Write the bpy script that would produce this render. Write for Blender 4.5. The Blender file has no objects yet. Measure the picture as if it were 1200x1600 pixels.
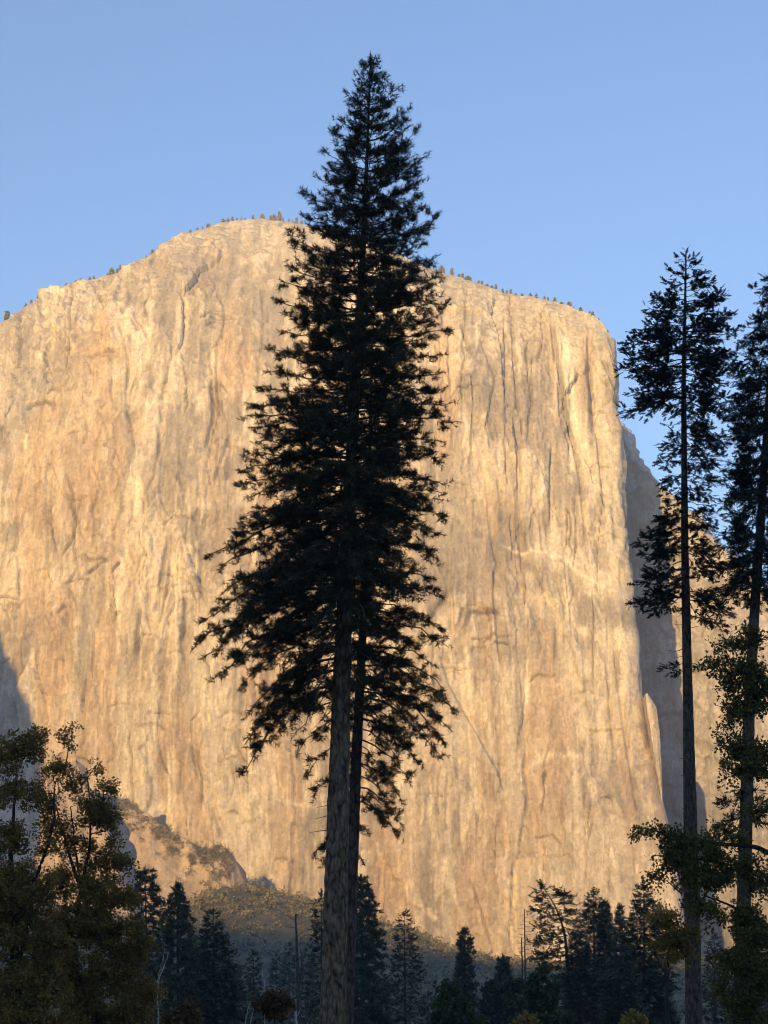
import bpy, math
import numpy as np
from mathutils import Vector

SC = bpy.context.scene
COL = SC.collection
RAD = math.radians

# ------------------------------------------------------------------ camera
PITCH = RAD(16.7)
FPX = 2800.0                     # focal length in pixels of the 1200 x 1600 photograph
EYE = np.array([0.0, 0.0, 1.7])
cam_data = bpy.data.cameras.new('camera')
cam_data.sensor_fit = 'VERTICAL'
cam_data.sensor_height = 36.0
cam_data.lens = FPX / 1600.0 * 36.0
cam_data.clip_start = 0.5
cam_data.clip_end = 60000.0
cam = bpy.data.objects.new('camera', cam_data)
cam.location = EYE
cam.rotation_euler = (RAD(90) + PITCH, 0, 0)
COL.objects.link(cam)
SC.camera = cam

# ------------------------------------------------------------------ sky, sun, exposure
SUN_EL = RAD(11.0)
SUN_AZ = RAD(19.5)               # the light travels towards +Y, turned this far towards +X
world = bpy.data.worlds.new('World')
SC.world = world
world.use_nodes = True
wn = world.node_tree.nodes
sky = wn.new('ShaderNodeTexSky')
sky.sky_type = 'NISHITA'
sky.sun_disc = False
sky.sun_elevation = SUN_EL
sky.sun_rotation = RAD(180) + SUN_AZ
sky.altitude = 1200.0
sky.air_density = 1.0
sky.dust_density = 0.0
sky.ozone_density = 3.2
wn['Background'].inputs['Strength'].default_value = 0.15
world.node_tree.links.new(sky.outputs[0], wn['Background'].inputs['Color'])

sun_data = bpy.data.lights.new('sun', 'SUN')
sun_data.energy = 5.0
sun_data.angle = RAD(0.5)
sun_data.color = (1.0, 0.632, 0.192)
sun = bpy.data.objects.new('sun', sun_data)
sun.rotation_euler = (RAD(90) - SUN_EL, 0, -SUN_AZ)
sun.location = (-400, -1200, 900)
COL.objects.link(sun)

vs = SC.view_settings
vs.view_transform = 'Standard'
vs.look = 'None'
vs.gamma = 1.0
vs.use_curve_mapping = False
vs.exposure = 1.08
SC.cycles.volume_bounces = 0
SC.cycles.use_denoising = True
SC.cycles.filter_width = 1.0
SC.cycles.max_bounces = 6

# ------------------------------------------------------------------ numeric helpers
CP, SP = math.cos(PITCH), math.sin(PITCH)

def at(px, py, Y):
    """the point at forward distance Y that stands at photograph position px, py"""
    px = np.asarray(px, float); py = np.asarray(py, float); Y = np.asarray(Y, float)
    a = (px - 600.0) / FPX; b = (800.0 - py) / FPX
    t = Y / (CP - b * SP)
    return np.stack(np.broadcast_arrays(t * a, Y, EYE[2] + t * (SP + b * CP)), -1)

def project(P):
    X, Y, Z = P[..., 0], P[..., 1], P[..., 2] - EYE[2]
    w = Y * CP + Z * SP
    return 600 + FPX * X / w, 800 - FPX * (-Y * SP + Z * CP) / w

_tab = np.random.RandomState(7).rand(65536).astype(np.float32)

def _h(ix, iy, iz, seed):
    k = (ix * 73856093) ^ (iy * 19349663) ^ (iz * 83492791) ^ (seed * 2654435)
    k = (k ^ (k >> 13)) * 1274126177
    return _tab[(k ^ (k >> 16)) & 65535]

def vnoise(x, y, z=0.0, seed=0):
    x, y, z = np.broadcast_arrays(x, y, z)
    ix = np.floor(x).astype(np.int64); iy = np.floor(y).astype(np.int64); iz = np.floor(z).astype(np.int64)
    fx = x - ix; fy = y - iy; fz = z - iz
    fx = fx * fx * (3 - 2 * fx); fy = fy * fy * (3 - 2 * fy); fz = fz * fz * (3 - 2 * fz)
    r = 0.0
    for dz in ((0, 1) if np.any(fz) else (0,)):
        wz = fz if dz else 1 - fz
        for dy in (0, 1):
            wy = fy if dy else 1 - fy
            r = r + wz * wy * (_h(ix, iy + dy, iz + dz, seed) * (1 - fx) + _h(ix + 1, iy + dy, iz + dz, seed) * fx)
    return r * 2 - 1

def fbm(x, y, z=0.0, octv=4, seed=0, gain=0.5):
    r = 0.0; a = 1.0; f = 1.0; n = 0.0
    for i in range(octv):
        r = r + a * vnoise(x * f, y * f, np.asarray(z) * f, seed + i * 17)
        n += a; a *= gain; f *= 2.03
    return r / n * 1.5

def worley(x, y, seed=0, joint=False):
    """distance to nearest and second nearest point, random value and centre offset of the nearest cell"""
    ix = np.floor(x).astype(np.int64); iy = np.floor(y).astype(np.int64)
    f1 = np.full(x.shape, 9.0); f2 = np.full(x.shape, 9.0); cid = np.zeros(x.shape)
    ox = np.zeros(x.shape); oy = np.zeros(x.shape)
    for dx in (-1, 0, 1):
        for dy in (-1, 0, 1):
            cx, cy = ix + dx, iy + dy
            qx = cx + _h(cx, cy, 0 * cx, seed + 1) - x
            qy = cy + _h(cx, cy, 0 * cx, seed + 2) - y
            d = np.sqrt(qx * qx + qy * qy) if not joint else np.maximum(np.abs(qx) + .25 * np.abs(qy), np.abs(qy) * .9)
            near = d < f1
            f2 = np.where(near, f1, np.minimum(f2, d))
            cid = np.where(near, _h(cx, cy, 0 * cx, seed + 3), cid)
            ox = np.where(near, qx, ox); oy = np.where(near, qy, oy)
            f1 = np.where(near, d, f1)
    return f1, f2, cid, ox, oy

def smooth(a, b, x):
    t = np.clip((x - a) / (b - a), 0, 1)
    return t * t * (3 - 2 * t)

def unit(v):
    return v / np.maximum(np.linalg.norm(v, axis=-1, keepdims=True), 1e-9)

# ------------------------------------------------------------------ mesh helpers
def make_mesh(name, V, tris=None, quads=None, smooth_shade=False, attrs=None):
    me = bpy.data.meshes.new(name)
    V = np.ascontiguousarray(V, np.float32).reshape(-1, 3)
    nt = 0 if tris is None else len(tris); nq = 0 if quads is None else len(quads)
    me.vertices.add(len(V)); me.vertices.foreach_set('co', V.ravel())
    idx = []; starts = []
    if nt: idx.append(np.asarray(tris, np.int32).ravel())
    if nq: idx.append(np.asarray(quads, np.int32).ravel())
    idx = np.concatenate(idx)
    me.loops.add(len(idx)); me.loops.foreach_set('vertex_index', idx)
    st = np.concatenate([np.arange(nt) * 3, nt * 3 + np.arange(nq) * 4]).astype(np.int32)
    me.polygons.add(nt + nq); me.polygons.foreach_set('loop_start', st)
    if smooth_shade:
        me.polygons.foreach_set('use_smooth', np.ones(nt + nq, bool))
    for k, val in (attrs or {}).items():
        val = np.asarray(val, np.float32)
        if val.ndim == 1 or val.shape[-1] == 1:
            a = me.attributes.new(k, 'FLOAT', 'POINT'); a.data.foreach_set('value', val.ravel())
        else:
            a = me.attributes.new(k, 'FLOAT_COLOR', 'POINT')
            c = np.ones((len(V), 4), np.float32); c[:, :3] = val.reshape(-1, 3)
            a.data.foreach_set('color', c.ravel())
    me.update(calc_edges=True)
    return me

def link(name, me, mat, parent=None, loc=None):
    o = bpy.data.objects.new(name, me)
    if mat is not None and len(me.materials) == 0: me.materials.append(mat)
    COL.objects.link(o)
    if parent is not None: o.parent = parent
    if loc is not None: o.location = loc
    return o

def tag(o, label=None, cat=None, group=None, kind=None):
    if label: o['label'] = label
    if cat: o['category'] = cat
    if group: o['group'] = group
    if kind: o['kind'] = kind
    return o

def thing(name, label, cat, loc, group=None):
    o = bpy.data.objects.new(name, None)
    o.empty_display_size = 0.5
    o.location = tuple(float(c) for c in loc)
    COL.objects.link(o)
    return tag(o, label, cat, group)

def grid_quads(nr, nc):
    i = np.arange(nr * nc).reshape(nr, nc)
    return np.stack([i[:-1, :-1], i[:-1, 1:], i[1:, 1:], i[1:, :-1]], -1).reshape(-1, 4)

class Acc:
    """collects vertices with triangles and quads"""
    def __init__(s): s.v = []; s.t = []; s.q = []; s.n = 0
    def add(s, V, T=None, Q=None):
        V = np.asarray(V).reshape(-1, 3)
        if T is not None and len(T): s.t.append(np.asarray(T) + s.n)
        if Q is not None and len(Q): s.q.append(np.asarray(Q) + s.n)
        s.v.append(V); s.n += len(V)
    def mesh(s, name, origin=(0, 0, 0), smooth_shade=False):
        V = np.concatenate(s.v) - np.asarray(origin)
        return make_mesh(name, V, np.concatenate(s.t) if s.t else None, np.concatenate(s.q) if s.q else None, smooth_shade)

def tubes(P, R, k=4):
    """P (m, n, 3) polylines, R (m, n) radii -> vertices, quads"""
    P = np.asarray(P, float); R = np.asarray(R, float)
    m, n, _ = P.shape
    T = unit(np.gradient(P, axis=1))
    ref = np.where(np.abs(T[..., 2:3]) > 0.9, np.array([1.0, 0, 0]), np.array([0, 0, 1.0]))
    A = unit(np.cross(T, ref)); B = np.cross(T, A)
    ang = np.arange(k) * 2 * np.pi / k
    V = P[:, :, None] + R[:, :, None, None] * (A[:, :, None] * np.cos(ang)[None, None, :, None] + B[:, :, None] * np.sin(ang)[None, None, :, None])
    i = np.arange(m * n * k).reshape(m, n, k)
    j = np.roll(i, -1, axis=2)
    Q = np.stack([i[:, :-1], j[:, :-1], j[:, 1:], i[:, 1:]], -1).reshape(-1, 4)
    return V.reshape(-1, 3), Q

def bezier(p0, p1, p2, p3, n):
    t = np.linspace(0, 1, n)[:, None]
    return (1 - t) ** 3 * p0 + 3 * (1 - t) ** 2 * t * p1 + 3 * (1 - t) * t * t * p2 + t ** 3 * p3

def resample(P, n):
    P = np.asarray(P, float)
    d = np.concatenate([[0], np.cumsum(np.linalg.norm(np.diff(P, axis=0), axis=1))])
    u = np.linspace(0, d[-1], n)
    out = np.stack([np.interp(u, d, P[:, c]) for c in range(P.shape[1])], -1)
    for _ in range(2):
        out[1:-1] = 0.25 * out[:-2] + 0.5 * out[1:-1] + 0.25 * out[2:]
    return out

def scatter(templates, pos, fwd, scale, rng, roll=True):
    """place triangle templates ((k, 3, 3) arrays, local x forward, y side, z up) at positions"""
    Vs = []
    which = rng.randint(len(templates), size=len(pos))
    F = unit(fwd)
    up = np.zeros_like(F); up[:, 2] = 1.0
    up += rng.normal(0, 0.35 if not roll else 1.0, up.shape)
    S = unit(np.cross(up, F)); U = np.cross(F, S)
    for i, T in enumerate(templates):
        m = which == i
        if not m.any(): continue
        M = np.stack([F[m], S[m], U[m]], 1)              # (N, 3 axes, 3)
        V = np.einsum('kvc,ncd->nkvd', T, M) * scale[m][:, None, None, None] + pos[m][:, None, None]
        Vs.append(V.reshape(-1, 3))
    V = np.concatenate(Vs)
    return V, np.arange(len(V)).reshape(-1, 3)

# ------------------------------------------------------------------ materials
def new_mat(name):
    m = bpy.data.materials.new(name); m.use_nodes = True
    nt = m.node_tree
    b = nt.nodes['Principled BSDF']
    b.inputs['Roughness'].default_value = 0.85
    b.inputs['Specular IOR Level'].default_value = 0.2
    return m, nt, b

def node(nt, kind, **kw):
    n = nt.nodes.new(kind)
    for k, v in kw.items():
        if k in n.inputs: n.inputs[k].default_value = v
        else: setattr(n, k, v)
    return n

def ramp(nt, fac, stops):
    r = nt.nodes.new('ShaderNodeValToRGB')
    el = r.color_ramp.elements
    while len(el) < len(stops): el.new(0.5)
    for e, (p, c) in zip(el, stops):
        e.position = p; e.color = (*c, 1)
    nt.links.new(fac, r.inputs['Fac'])
    return r.outputs['Color']

def foliage_mat(name, c1, c2, c3, scale=1.5, translucent=0.0, rough=0.6):
    m, nt, b = new_mat(name)
    geo = node(nt, 'ShaderNodeNewGeometry')
    tc = node(nt, 'ShaderNodeTexCoord')
    nz = node(nt, 'ShaderNodeTexNoise', Scale=scale, Detail=3.0)
    nt.links.new(tc.outputs['Object'], nz.inputs['Vector'])
    mix = node(nt, 'ShaderNodeMath', operation='ADD')
    mul = node(nt, 'ShaderNodeMath', operation='MULTIPLY_ADD')
    nt.links.new(geo.outputs['Random Per Island'], mul.inputs[0]); mul.inputs[1].default_value = 0.5; mul.inputs[2].default_value = -0.25
    nt.links.new(nz.outputs['Fac'], mix.inputs[0]); nt.links.new(mul.outputs[0], mix.inputs[1])
    col = ramp(nt, mix.outputs[0], [(0.25, c1), (0.5, c2), (0.78, c3)])
    nt.links.new(col, b.inputs['Base Color'])
    b.inputs['Roughness'].default_value = rough
    if translucent:
        tr = node(nt, 'ShaderNodeBsdfTranslucent'); nt.links.new(col, tr.inputs['Color'])
        mx = node(nt, 'ShaderNodeMixShader'); mx.inputs[0].default_value = translucent
        nt.links.new(b.outputs[0], mx.inputs[1]); nt.links.new(tr.outputs[0], mx.inputs[2])
        nt.links.new(mx.outputs[0], nt.nodes['Material Output'].inputs['Surface'])
    return m

def bark_mat(name, dark, mid, light, sx=6.0, sz=1.2, bump=0.5):
    m, nt, b = new_mat(name)
    tc = node(nt, 'ShaderNodeTexCoord')
    mp = node(nt, 'ShaderNodeMapping'); mp.inputs['Scale'].default_value = (sx, sx, sz)
    nt.links.new(tc.outputs['Object'], mp.inputs['Vector'])
    nz = node(nt, 'ShaderNodeTexNoise', Scale=1.0, Detail=6.0, Roughness=0.65)
    nt.links.new(mp.outputs[0], nz.inputs['Vector'])
    vo = node(nt, 'ShaderNodeTexVoronoi', Scale=0.9, feature='DISTANCE_TO_EDGE')
    nt.links.new(mp.outputs[0], vo.inputs['Vector'])
    mm = node(nt, 'ShaderNodeMath', operation='MULTIPLY_ADD')
    mn = node(nt, 'ShaderNodeMath', operation='MINIMUM'); mn.inputs[1].default_value = 0.25
    nt.links.new(vo.outputs['Distance'], mn.inputs[0])
    nt.links.new(mn.outputs[0], mm.inputs[0]); mm.inputs[1].default_value = 0.75
    nt.links.new(nz.outputs['Fac'], mm.inputs[2])
    col = ramp(nt, mm.outputs[0], [(0.40, dark), (0.58, mid), (0.80, light)])
    nt.links.new(col, b.inputs['Base Color'])
    bp = node(nt, 'ShaderNodeBump', Strength=bump, Distance=0.05)
    nt.links.new(mm.outputs[0], bp.inputs['Height']); nt.links.new(bp.outputs[0], b.inputs['Normal'])
    return m

def rock_mat(name, use_attr=True, tint=(1, 1, 1), streak=0.45):
    """granite: colour from the mesh's own stain attribute, with grain, streaks and fine relief"""
    m, nt, b = new_mat(name)
    tc = node(nt, 'ShaderNodeTexCoord')
    at_ = node(nt, 'ShaderNodeAttribute', attribute_name='rock_tone')
    mp = node(nt, 'ShaderNodeMapping'); mp.inputs['Scale'].default_value = (0.30, 0.30, 0.035)
    nt.links.new(tc.outputs['Object'], mp.inputs['Vector'])
    n1 = node(nt, 'ShaderNodeTexNoise', Scale=1.0, Detail=5.0, Roughness=0.6, Distortion=0.35)
    nt.links.new(mp.outputs[0], n1.inputs['Vector'])
    n2 = node(nt, 'ShaderNodeTexNoise', Scale=0.28, Detail=7.0, Roughness=0.68)
    nt.links.new(tc.outputs['Object'], n2.inputs['Vector'])
    c1 = ramp(nt, n1.outputs['Fac'], [(0.3, (0.72, 0.72, 0.73)), (0.5, (1, 1, 1)), (0.72, (1.18, 1.17, 1.14))])
    c2 = ramp(nt, n2.outputs['Fac'], [(0.32, (0.74, 0.73, 0.72)), (0.5, (1, 1, 1)), (0.7, (1.16, 1.16, 1.15))])
    m1 = node(nt, 'ShaderNodeMix', data_type='RGBA', blend_type='MULTIPLY'); m1.inputs[0].default_value = streak
    nt.links.new(at_.outputs['Color'], m1.inputs[6]); nt.links.new(c1, m1.inputs[7])
    m2 = node(nt, 'ShaderNodeMix', data_type='RGBA', blend_type='MULTIPLY'); m2.inputs[0].default_value = 1.0
    nt.links.new(m1.outputs[2], m2.inputs[6]); nt.links.new(c2, m2.inputs[7])
    nw = node(nt, 'ShaderNodeTexNoise', Scale=0.12, Detail=3.0)
    nt.links.new(tc.outputs['Object'], nw.inputs['Vector'])
    wv = node(nt, 'ShaderNodeVectorMath', operation='MULTIPLY_ADD'); wv.inputs[1].default_value = (4, 4, 9)
    nt.links.new(nw.outputs['Color'], wv.inputs[0]); nt.links.new(tc.outputs['Object'], wv.inputs[2])
    cells = []
    cur = m2.outputs[2]
    for sc_x, sc_z, lo, hi in ((0.11, 0.022, 0.84, 1.16), (0.34, 0.13, 0.85, 1.16)):
        mq = node(nt, 'ShaderNodeMapping'); mq.inputs['Scale'].default_value = (sc_x, sc_x, sc_z)
        nt.links.new(wv.outputs[0], mq.inputs['Vector'])
        vo = node(nt, 'ShaderNodeTexVoronoi', Scale=1.0, distance='CHEBYCHEV')
        nt.links.new(mq.outputs[0], vo.inputs['Vector'])
        cv = ramp(nt, vo.outputs['Color'], [(0.1, (lo, lo, lo)), (0.5, (1, 1, 1)), (0.9, (hi, hi, hi))])
        mv = node(nt, 'ShaderNodeMix', data_type='RGBA', blend_type='MULTIPLY'); mv.inputs[0].default_value = 1.0
        nt.links.new(cur, mv.inputs[6]); nt.links.new(cv, mv.inputs[7])
        cur = mv.outputs[2]; cells.append((vo, 1.0 / sc_x))
    m3 = node(nt, 'ShaderNodeMix', data_type='RGBA', blend_type='MULTIPLY'); m3.inputs[0].default_value = 1.0
    nt.links.new(cur, m3.inputs[6]); m3.inputs[7].default_value = (*tint, 1)
    nt.links.new(m3.outputs[2], b.inputs['Base Color'])
    b.inputs['Roughness'].default_value = 0.9
    bp = node(nt, 'ShaderNodeBump', Strength=0.55, Distance=2.2)
    ad = node(nt, 'ShaderNodeMath', operation='MULTIPLY_ADD'); ad.inputs[1].default_value = 0.5
    nt.links.new(n1.outputs['Fac'], ad.inputs[0]); nt.links.new(n2.outputs['Fac'], ad.inputs[2])
    hsum = ad.outputs[0]
    for vo, sz in cells:
        dm = node(nt, 'ShaderNodeMath', operation='MULTIPLY_ADD'); dm.inputs[1].default_value = 0.06 * sz
        nt.links.new(vo.outputs['Distance'], dm.inputs[0]); nt.links.new(hsum, dm.inputs[2]); hsum = dm.outputs[0]
    nt.links.new(hsum, bp.inputs['Height']); nt.links.new(bp.outputs[0], b.inputs['Normal'])
    return m

MAT = {
    'granite': rock_mat('granite'),
    'granite_far': rock_mat('granite_far'),
    'pine': foliage_mat('pine_needles', (0.028, 0.031, 0.015), (0.048, 0.050, 0.022), (0.105, 0.082, 0.038)),
    'fir': foliage_mat('fir_needles', (0.020, 0.034, 0.024), (0.034, 0.052, 0.034), (0.050, 0.068, 0.040)),
    'conifer': foliage_mat('conifer_needles', (0.050, 0.060, 0.030), (0.082, 0.092, 0.042), (0.125, 0.125, 0.058), scale=0.6),
    'oak': foliage_mat('oak_leaves', (0.170, 0.112, 0.026), (0.285, 0.186, 0.038), (0.390, 0.250, 0.055), scale=0.7, translucent=0.25),
    'oak_green': foliage_mat('oak_leaves_green', (0.085, 0.080, 0.020), (0.145, 0.128, 0.030), (0.225, 0.180, 0.042), scale=0.7, translucent=0.25),
    'green_leaf': foliage_mat('green_leaves', (0.035, 0.055, 0.018), (0.06, 0.085, 0.026), (0.09, 0.11, 0.035), scale=0.7, translucent=0.2),
    'rust_leaf': foliage_mat('rust_leaves', (0.075, 0.036, 0.014), (0.12, 0.060, 0.020), (0.17, 0.095, 0.030), scale=0.7, translucent=0.2),
    'scrub': foliage_mat('scrub_leaves', (0.14, 0.125, 0.055), (0.22, 0.19, 0.085), (0.31, 0.25, 0.12), scale=0.12),
    'rim': foliage_mat('rim_needles', (0.14, 0.13, 0.085), (0.20, 0.18, 0.115), (0.27, 0.235, 0.155), scale=0.3),
    'bark': bark_mat('pine_bark', (0.035, 0.023, 0.015), (0.170, 0.108, 0.066), (0.320, 0.205, 0.125), sx=6.5, sz=2.6, bump=0.9),
    'bark_dark': bark_mat('dark_bark', (0.030, 0.022, 0.016), (0.095, 0.066, 0.048), (0.165, 0.118, 0.086), sx=7, sz=2.6),
    'oak_bark': bark_mat('oak_bark', (0.018, 0.016, 0.014), (0.040, 0.035, 0.030), (0.070, 0.062, 0.054)),
    'dead_wood': bark_mat('dead_wood', (0.10, 0.085, 0.07), (0.17, 0.145, 0.12), (0.24, 0.21, 0.18)),
    'pale_wood': bark_mat('pale_wood', (0.28, 0.26, 0.24), (0.42, 0.40, 0.37), (0.52, 0.50, 0.46)),
}

# ================================================================== THE CLIFF
LIGHT = np.array([0.66, 0.58, 0.47]); MID = np.array([0.47, 0.395, 0.305]); DARK = np.array([0.215, 0.185, 0.16])
RUST = np.array([0.47, 0.335, 0.215]); GREY = np.array([0.345, 0.315, 0.275])

def lerp3(a, b, f):
    return a + (b - a) * f[..., None]

def normals_of(P):
    du = np.gradient(P, axis=1); dv = np.gradient(P, axis=0)
    return unit(np.cross(du, dv))

def poly_dist(PX, PY, poly, pad=0):
    """distance in photograph pixels to a polyline, with the side (+ right of travel downwards) and share along it"""
    poly = np.asarray(poly, float)
    best = np.full(PX.shape, 1e6); side = np.zeros(PX.shape); along = np.zeros(PX.shape)
    if pad:
        m0 = (PX > poly[:, 0].min() - pad) & (PX < poly[:, 0].max() + pad) & (PY > poly[:, 1].min() - pad) & (PY < poly[:, 1].max() + pad)
        if m0.any():
            a, b, c = poly_dist(PX[m0], PY[m0], poly)
            best[m0] = a; side[m0] = b; along[m0] = c
        return best, side, along
    L = np.concatenate([[0], np.cumsum(np.linalg.norm(np.diff(poly, axis=0), axis=1))])
    for i in range(len(poly) - 1):
        a, b = poly[i], poly[i + 1]; d = b - a; l2 = d @ d
        t = np.clip(((PX - a[0]) * d[0] + (PY - a[1]) * d[1]) / l2, 0, 1)
        qx = PX - a[0] - t * d[0]; qy = PY - a[1] - t * d[1]
        dd = np.hypot(qx, qy)
        m = dd < best
        best = np.where(m, dd, best)
        side = np.where(m, np.sign(qx * d[1] - qy * d[0]), side)
        along = np.where(m, (L[i] + t * math.sqrt(l2)) / L[-1], along)
    return best, side, along

def win(t):
    return smooth(0, 0.12, t) * (1 - smooth(0.85, 1, t))

def build_cliff():
    # rim as it stands against the sky, left to right, with its distance
    rim = np.array([(-150, 552, 2010), (-60, 528, 1990), (0, 507, 1980), (35, 482, 1985), (80, 455, 1990), (135, 440, 2000), (190, 425, 2010),
                    (240, 399, 2030), (300, 363, 2060), (345, 348, 2080), (400, 342, 2080), (450, 346, 2070), (500, 353, 2050), (600, 386, 1990),
                    (690, 424, 1930), (750, 440, 1895), (800, 458, 1870), (860, 468, 1845), (905, 480, 1825), (940, 493, 1812), (957, 508, 1803), (965, 528, 1800)], float)
    top = at(rim[:, 0], rim[:, 1], rim[:, 2])
    yb = np.interp(rim[:, 0], [-420, 0, 300, 600, 800, 965], [1960, 1800, 1735, 1700, 1670, 1640])
    bot = top.copy(); bot[:, 1] = yb; bot[:, 2] = 30.0
    bot[:, 0] = top[:, 0] * np.interp(rim[:, 0], [-420, 300, 965], [0.92, 0.97, 1.0])
    # the nose, then its side going back out of sight
    edge = np.array([(965, 528, 1800), (969, 600, 1786), (973, 690, 1768), (977, 770, 1752), (981, 860, 1736), (985, 945, 1722), (993, 1005, 1713), (1000, 1080, 1700),
                     (1010, 1150, 1690), (1023, 1220, 1680), (1039, 1292, 1668), (1052, 1360, 1660), (1070, 1500, 1645), (1085, 1640, 1632)], float)
    E = at(edge[:, 0], edge[:, 1], edge[:, 2])
    # columns by arc length along the rim
    step = 1.3
    s_ctrl = np.concatenate([[0], np.cumsum(np.hypot(np.diff(bot[:, 0]), 0.4 * np.diff(bot[:, 1])))])
    nc = int(s_ctrl[-1] / step); s = np.linspace(0, s_ctrl[-1], nc)
    def col(a):
        w = np.interp(s, s_ctrl, a)
        k = np.hanning(15); k /= k.sum()
        wp = np.pad(w, 7, mode='edge')
        wp[:7] = w[0] + (w[1] - w[0]) * np.arange(-7, 0); wp[-7:] = w[-1] + (w[-1] - w[-2]) * np.arange(1, 8)
        return np.convolve(wp, k, 'valid')
    T = np.stack([col(top[:, c]) for c in range(3)], -1); B = np.stack([col(bot[:, c]) for c in range(3)], -1)
    nr = 640
    t = np.linspace(0, 1, nr)
    # more rows where the wall leans back at the top
    rowt = t
    g_nose = rowt
    dome = np.exp(-((np.interp(s, s_ctrl, rim[:, 0]) - 380) / 170.0) ** 2)
    right = smooth(640, 950, np.interp(s, s_ctrl, rim[:, 0]))
    z = B[None, :, 2] + (T[:, 2] - B[:, 2])[None] * rowt[:, None]
    lean = 0.30 * rowt[:, None] + (0.70) * rowt[:, None] ** (9 - 3.5 * dome[None] + 6 * right[None])
    ex = np.interp(z, E[::-1, 2], E[::-1, 0]) - 8.0; ey = np.interp(z, E[::-1, 2], E[::-1, 1])
    Y = B[None, :, 1] + (T[:, 1] - B[:, 1])[None] * lean
    X = B[None, :, 0] + (T[:, 0] - B[:, 0])[None] * lean
    w = smooth(s[-1] - 330, s[-1], s)[None]
    ynose = Y[:, -1:]; xnose = X[:, -1:]
    Y = Y + w ** 2 * (ey[:, -1:] - ynose); X = X + w * (ex[:, -1:] - xnose)
    # the corner of the nose turns back over its last few metres, then the side runs away
    nside = 60
    k = np.linspace(0, 1, nside + 1)[1:]
    back = 1.2 * np.arange(1, nside + 1) ** 1.35
    Xs = X[:, -1:] + 7 * (1 - np.exp(-back / 5.0))[None] + 0.015 * back[None]
    Ys = Y[:, -1:] + back[None]
    Zs = np.repeat(z[:, -1:], nside, 1) - 0.10 * back[None] * smooth(0.93, 1.0, rowt)[:, None]
    P = np.stack([np.concatenate([X, Xs], 1), np.concatenate([Y, Ys], 1), np.concatenate([z, Zs], 1)], -1)
    nct = nc + nside
    S = np.concatenate([s, s[-1] + 2.0 * np.arange(1, nside + 1)])[None] + 0 * P[..., 0]
    H = P[..., 2] + 0.6 * (P[..., 1] - B[0, 1])
    PX, PY = project(P)
    rng = np.random.RandomState(3)
    # ---- relief
    ws = S + 9 * fbm(S / 130, H / 300, octv=2, seed=1) + 1.5 * fbm(S / 14, H / 26, octv=3, seed=2)
    wh = H + 14 * fbm(S / 90, H / 160, octv=3, seed=3) + 0.30 * S
    rough = np.clip(0.65 + 0.6 * fbm(S / 170, H / 210, octv=3, seed=5), 0.12, 1.15)
    left = 1 - smooth(280, 520, PX)
    rough = rough * (0.75 + 0.5 * left * smooth(1150, 850, PY)) * (1 - 0.45 * smooth(560, 700, PX) * smooth(900, 1050, PY))
    upper = np.clip((z - T[None, :, 2] * 0.86) / (T[None, :, 2] * 0.14), 0, 1); upper = np.concatenate([upper, np.repeat(upper[:, -1:], nside, 1)], 1)
    D = 11 * fbm(S / 230, H / 520, octv=2, seed=8)
    _, _, c1, ox1, oy1 = worley(ws / 62, wh / 190, 11, True)
    D += 9.0 * (c1 - 0.5) + 9.0 * ox1 * (c1 - .5)
    f1, f2, c2, ox2, oy2 = worley(ws / 23, wh / 74, 21, True)
    D += rough * (6.0 * (c2 - 0.5) + 9.0 * ox2 * (c2 - .4) + 4 * oy2 * (c2 - .6))
    _, _, c3, ox3, oy3 = worley(ws / 9.0, wh / 27, 31, True)
    D += rough * (2.4 * (c3 - 0.5) + 5.5 * ox3 * (c3 - .45) - 3.0 * oy3 * (c3 - .35))
    _, _, c4, ox4, oy4 = worley(ws / 4.6, wh / 11.0, 41, True)
    D += rough * (1.3 * (c4 - 0.5) + 3.0 * ox4 * (c4 - .5) - 2.5 * oy4 * (c4 - .4))
    D += 2.2 * (1 - 2 * np.abs(fbm(ws / 17, wh / 190, octv=3, seed=51)))
    D += rough * 1.1 * fbm(S / 7, H / 7, octv=3, seed=61)
    # slabs and ledges of the summit
    led = np.abs(fbm(S / 60, (H + 0.25 * S) / 11, octv=3, seed=71))
    D += upper * (4.0 * led + 4.5 * fbm(S / 18, H / 10, octv=4, seed=73, gain=.6))
    # ---- stain
    sw = S + 5 * fbm(S / 130, H / 260, octv=2, seed=80)
    st1 = fbm(sw / 12, wh / 300, octv=5, seed=81, gain=.6); st2 = fbm(sw / 4.2, wh / 110, octv=3, seed=82)
    bl = fbm(S / 60, H / 75, octv=5, seed=83); bl2 = fbm(S / 19, H / 24, octv=4, seed=84)
    mk = smooth(-0.3, 0.5, fbm(S / 80, H / 120, octv=3, seed=85)); bl3 = fbm(S / 6, H / 7.5, octv=4, seed=86, gain=.6)
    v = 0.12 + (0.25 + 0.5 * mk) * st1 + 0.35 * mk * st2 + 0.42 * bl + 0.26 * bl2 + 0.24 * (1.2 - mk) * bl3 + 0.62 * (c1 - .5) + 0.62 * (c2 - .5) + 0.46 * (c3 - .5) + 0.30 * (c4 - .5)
    v = 0.70 * np.tanh(2.0 * (v - .02 - .30 * smooth(900, 520, PY) * smooth(620, 420, PX) - .14 * smooth(900, 520, PY) + .10 * smooth(950, 1250, PY)))  # tone set darker towards the top, most at upper left, lighter lower down
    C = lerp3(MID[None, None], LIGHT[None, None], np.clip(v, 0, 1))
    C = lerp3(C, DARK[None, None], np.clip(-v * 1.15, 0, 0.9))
    rust = np.clip(fbm(ws / 26, wh / 210, octv=3, seed=91) * 1.2 - 0.20 + 0.22 * smooth(800, 1250, PY), 0, 0.6)  # random streaks of rust colour, and more of that warm colour lower down
    C = lerp3(C, RUST[None, None], rust)
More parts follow.
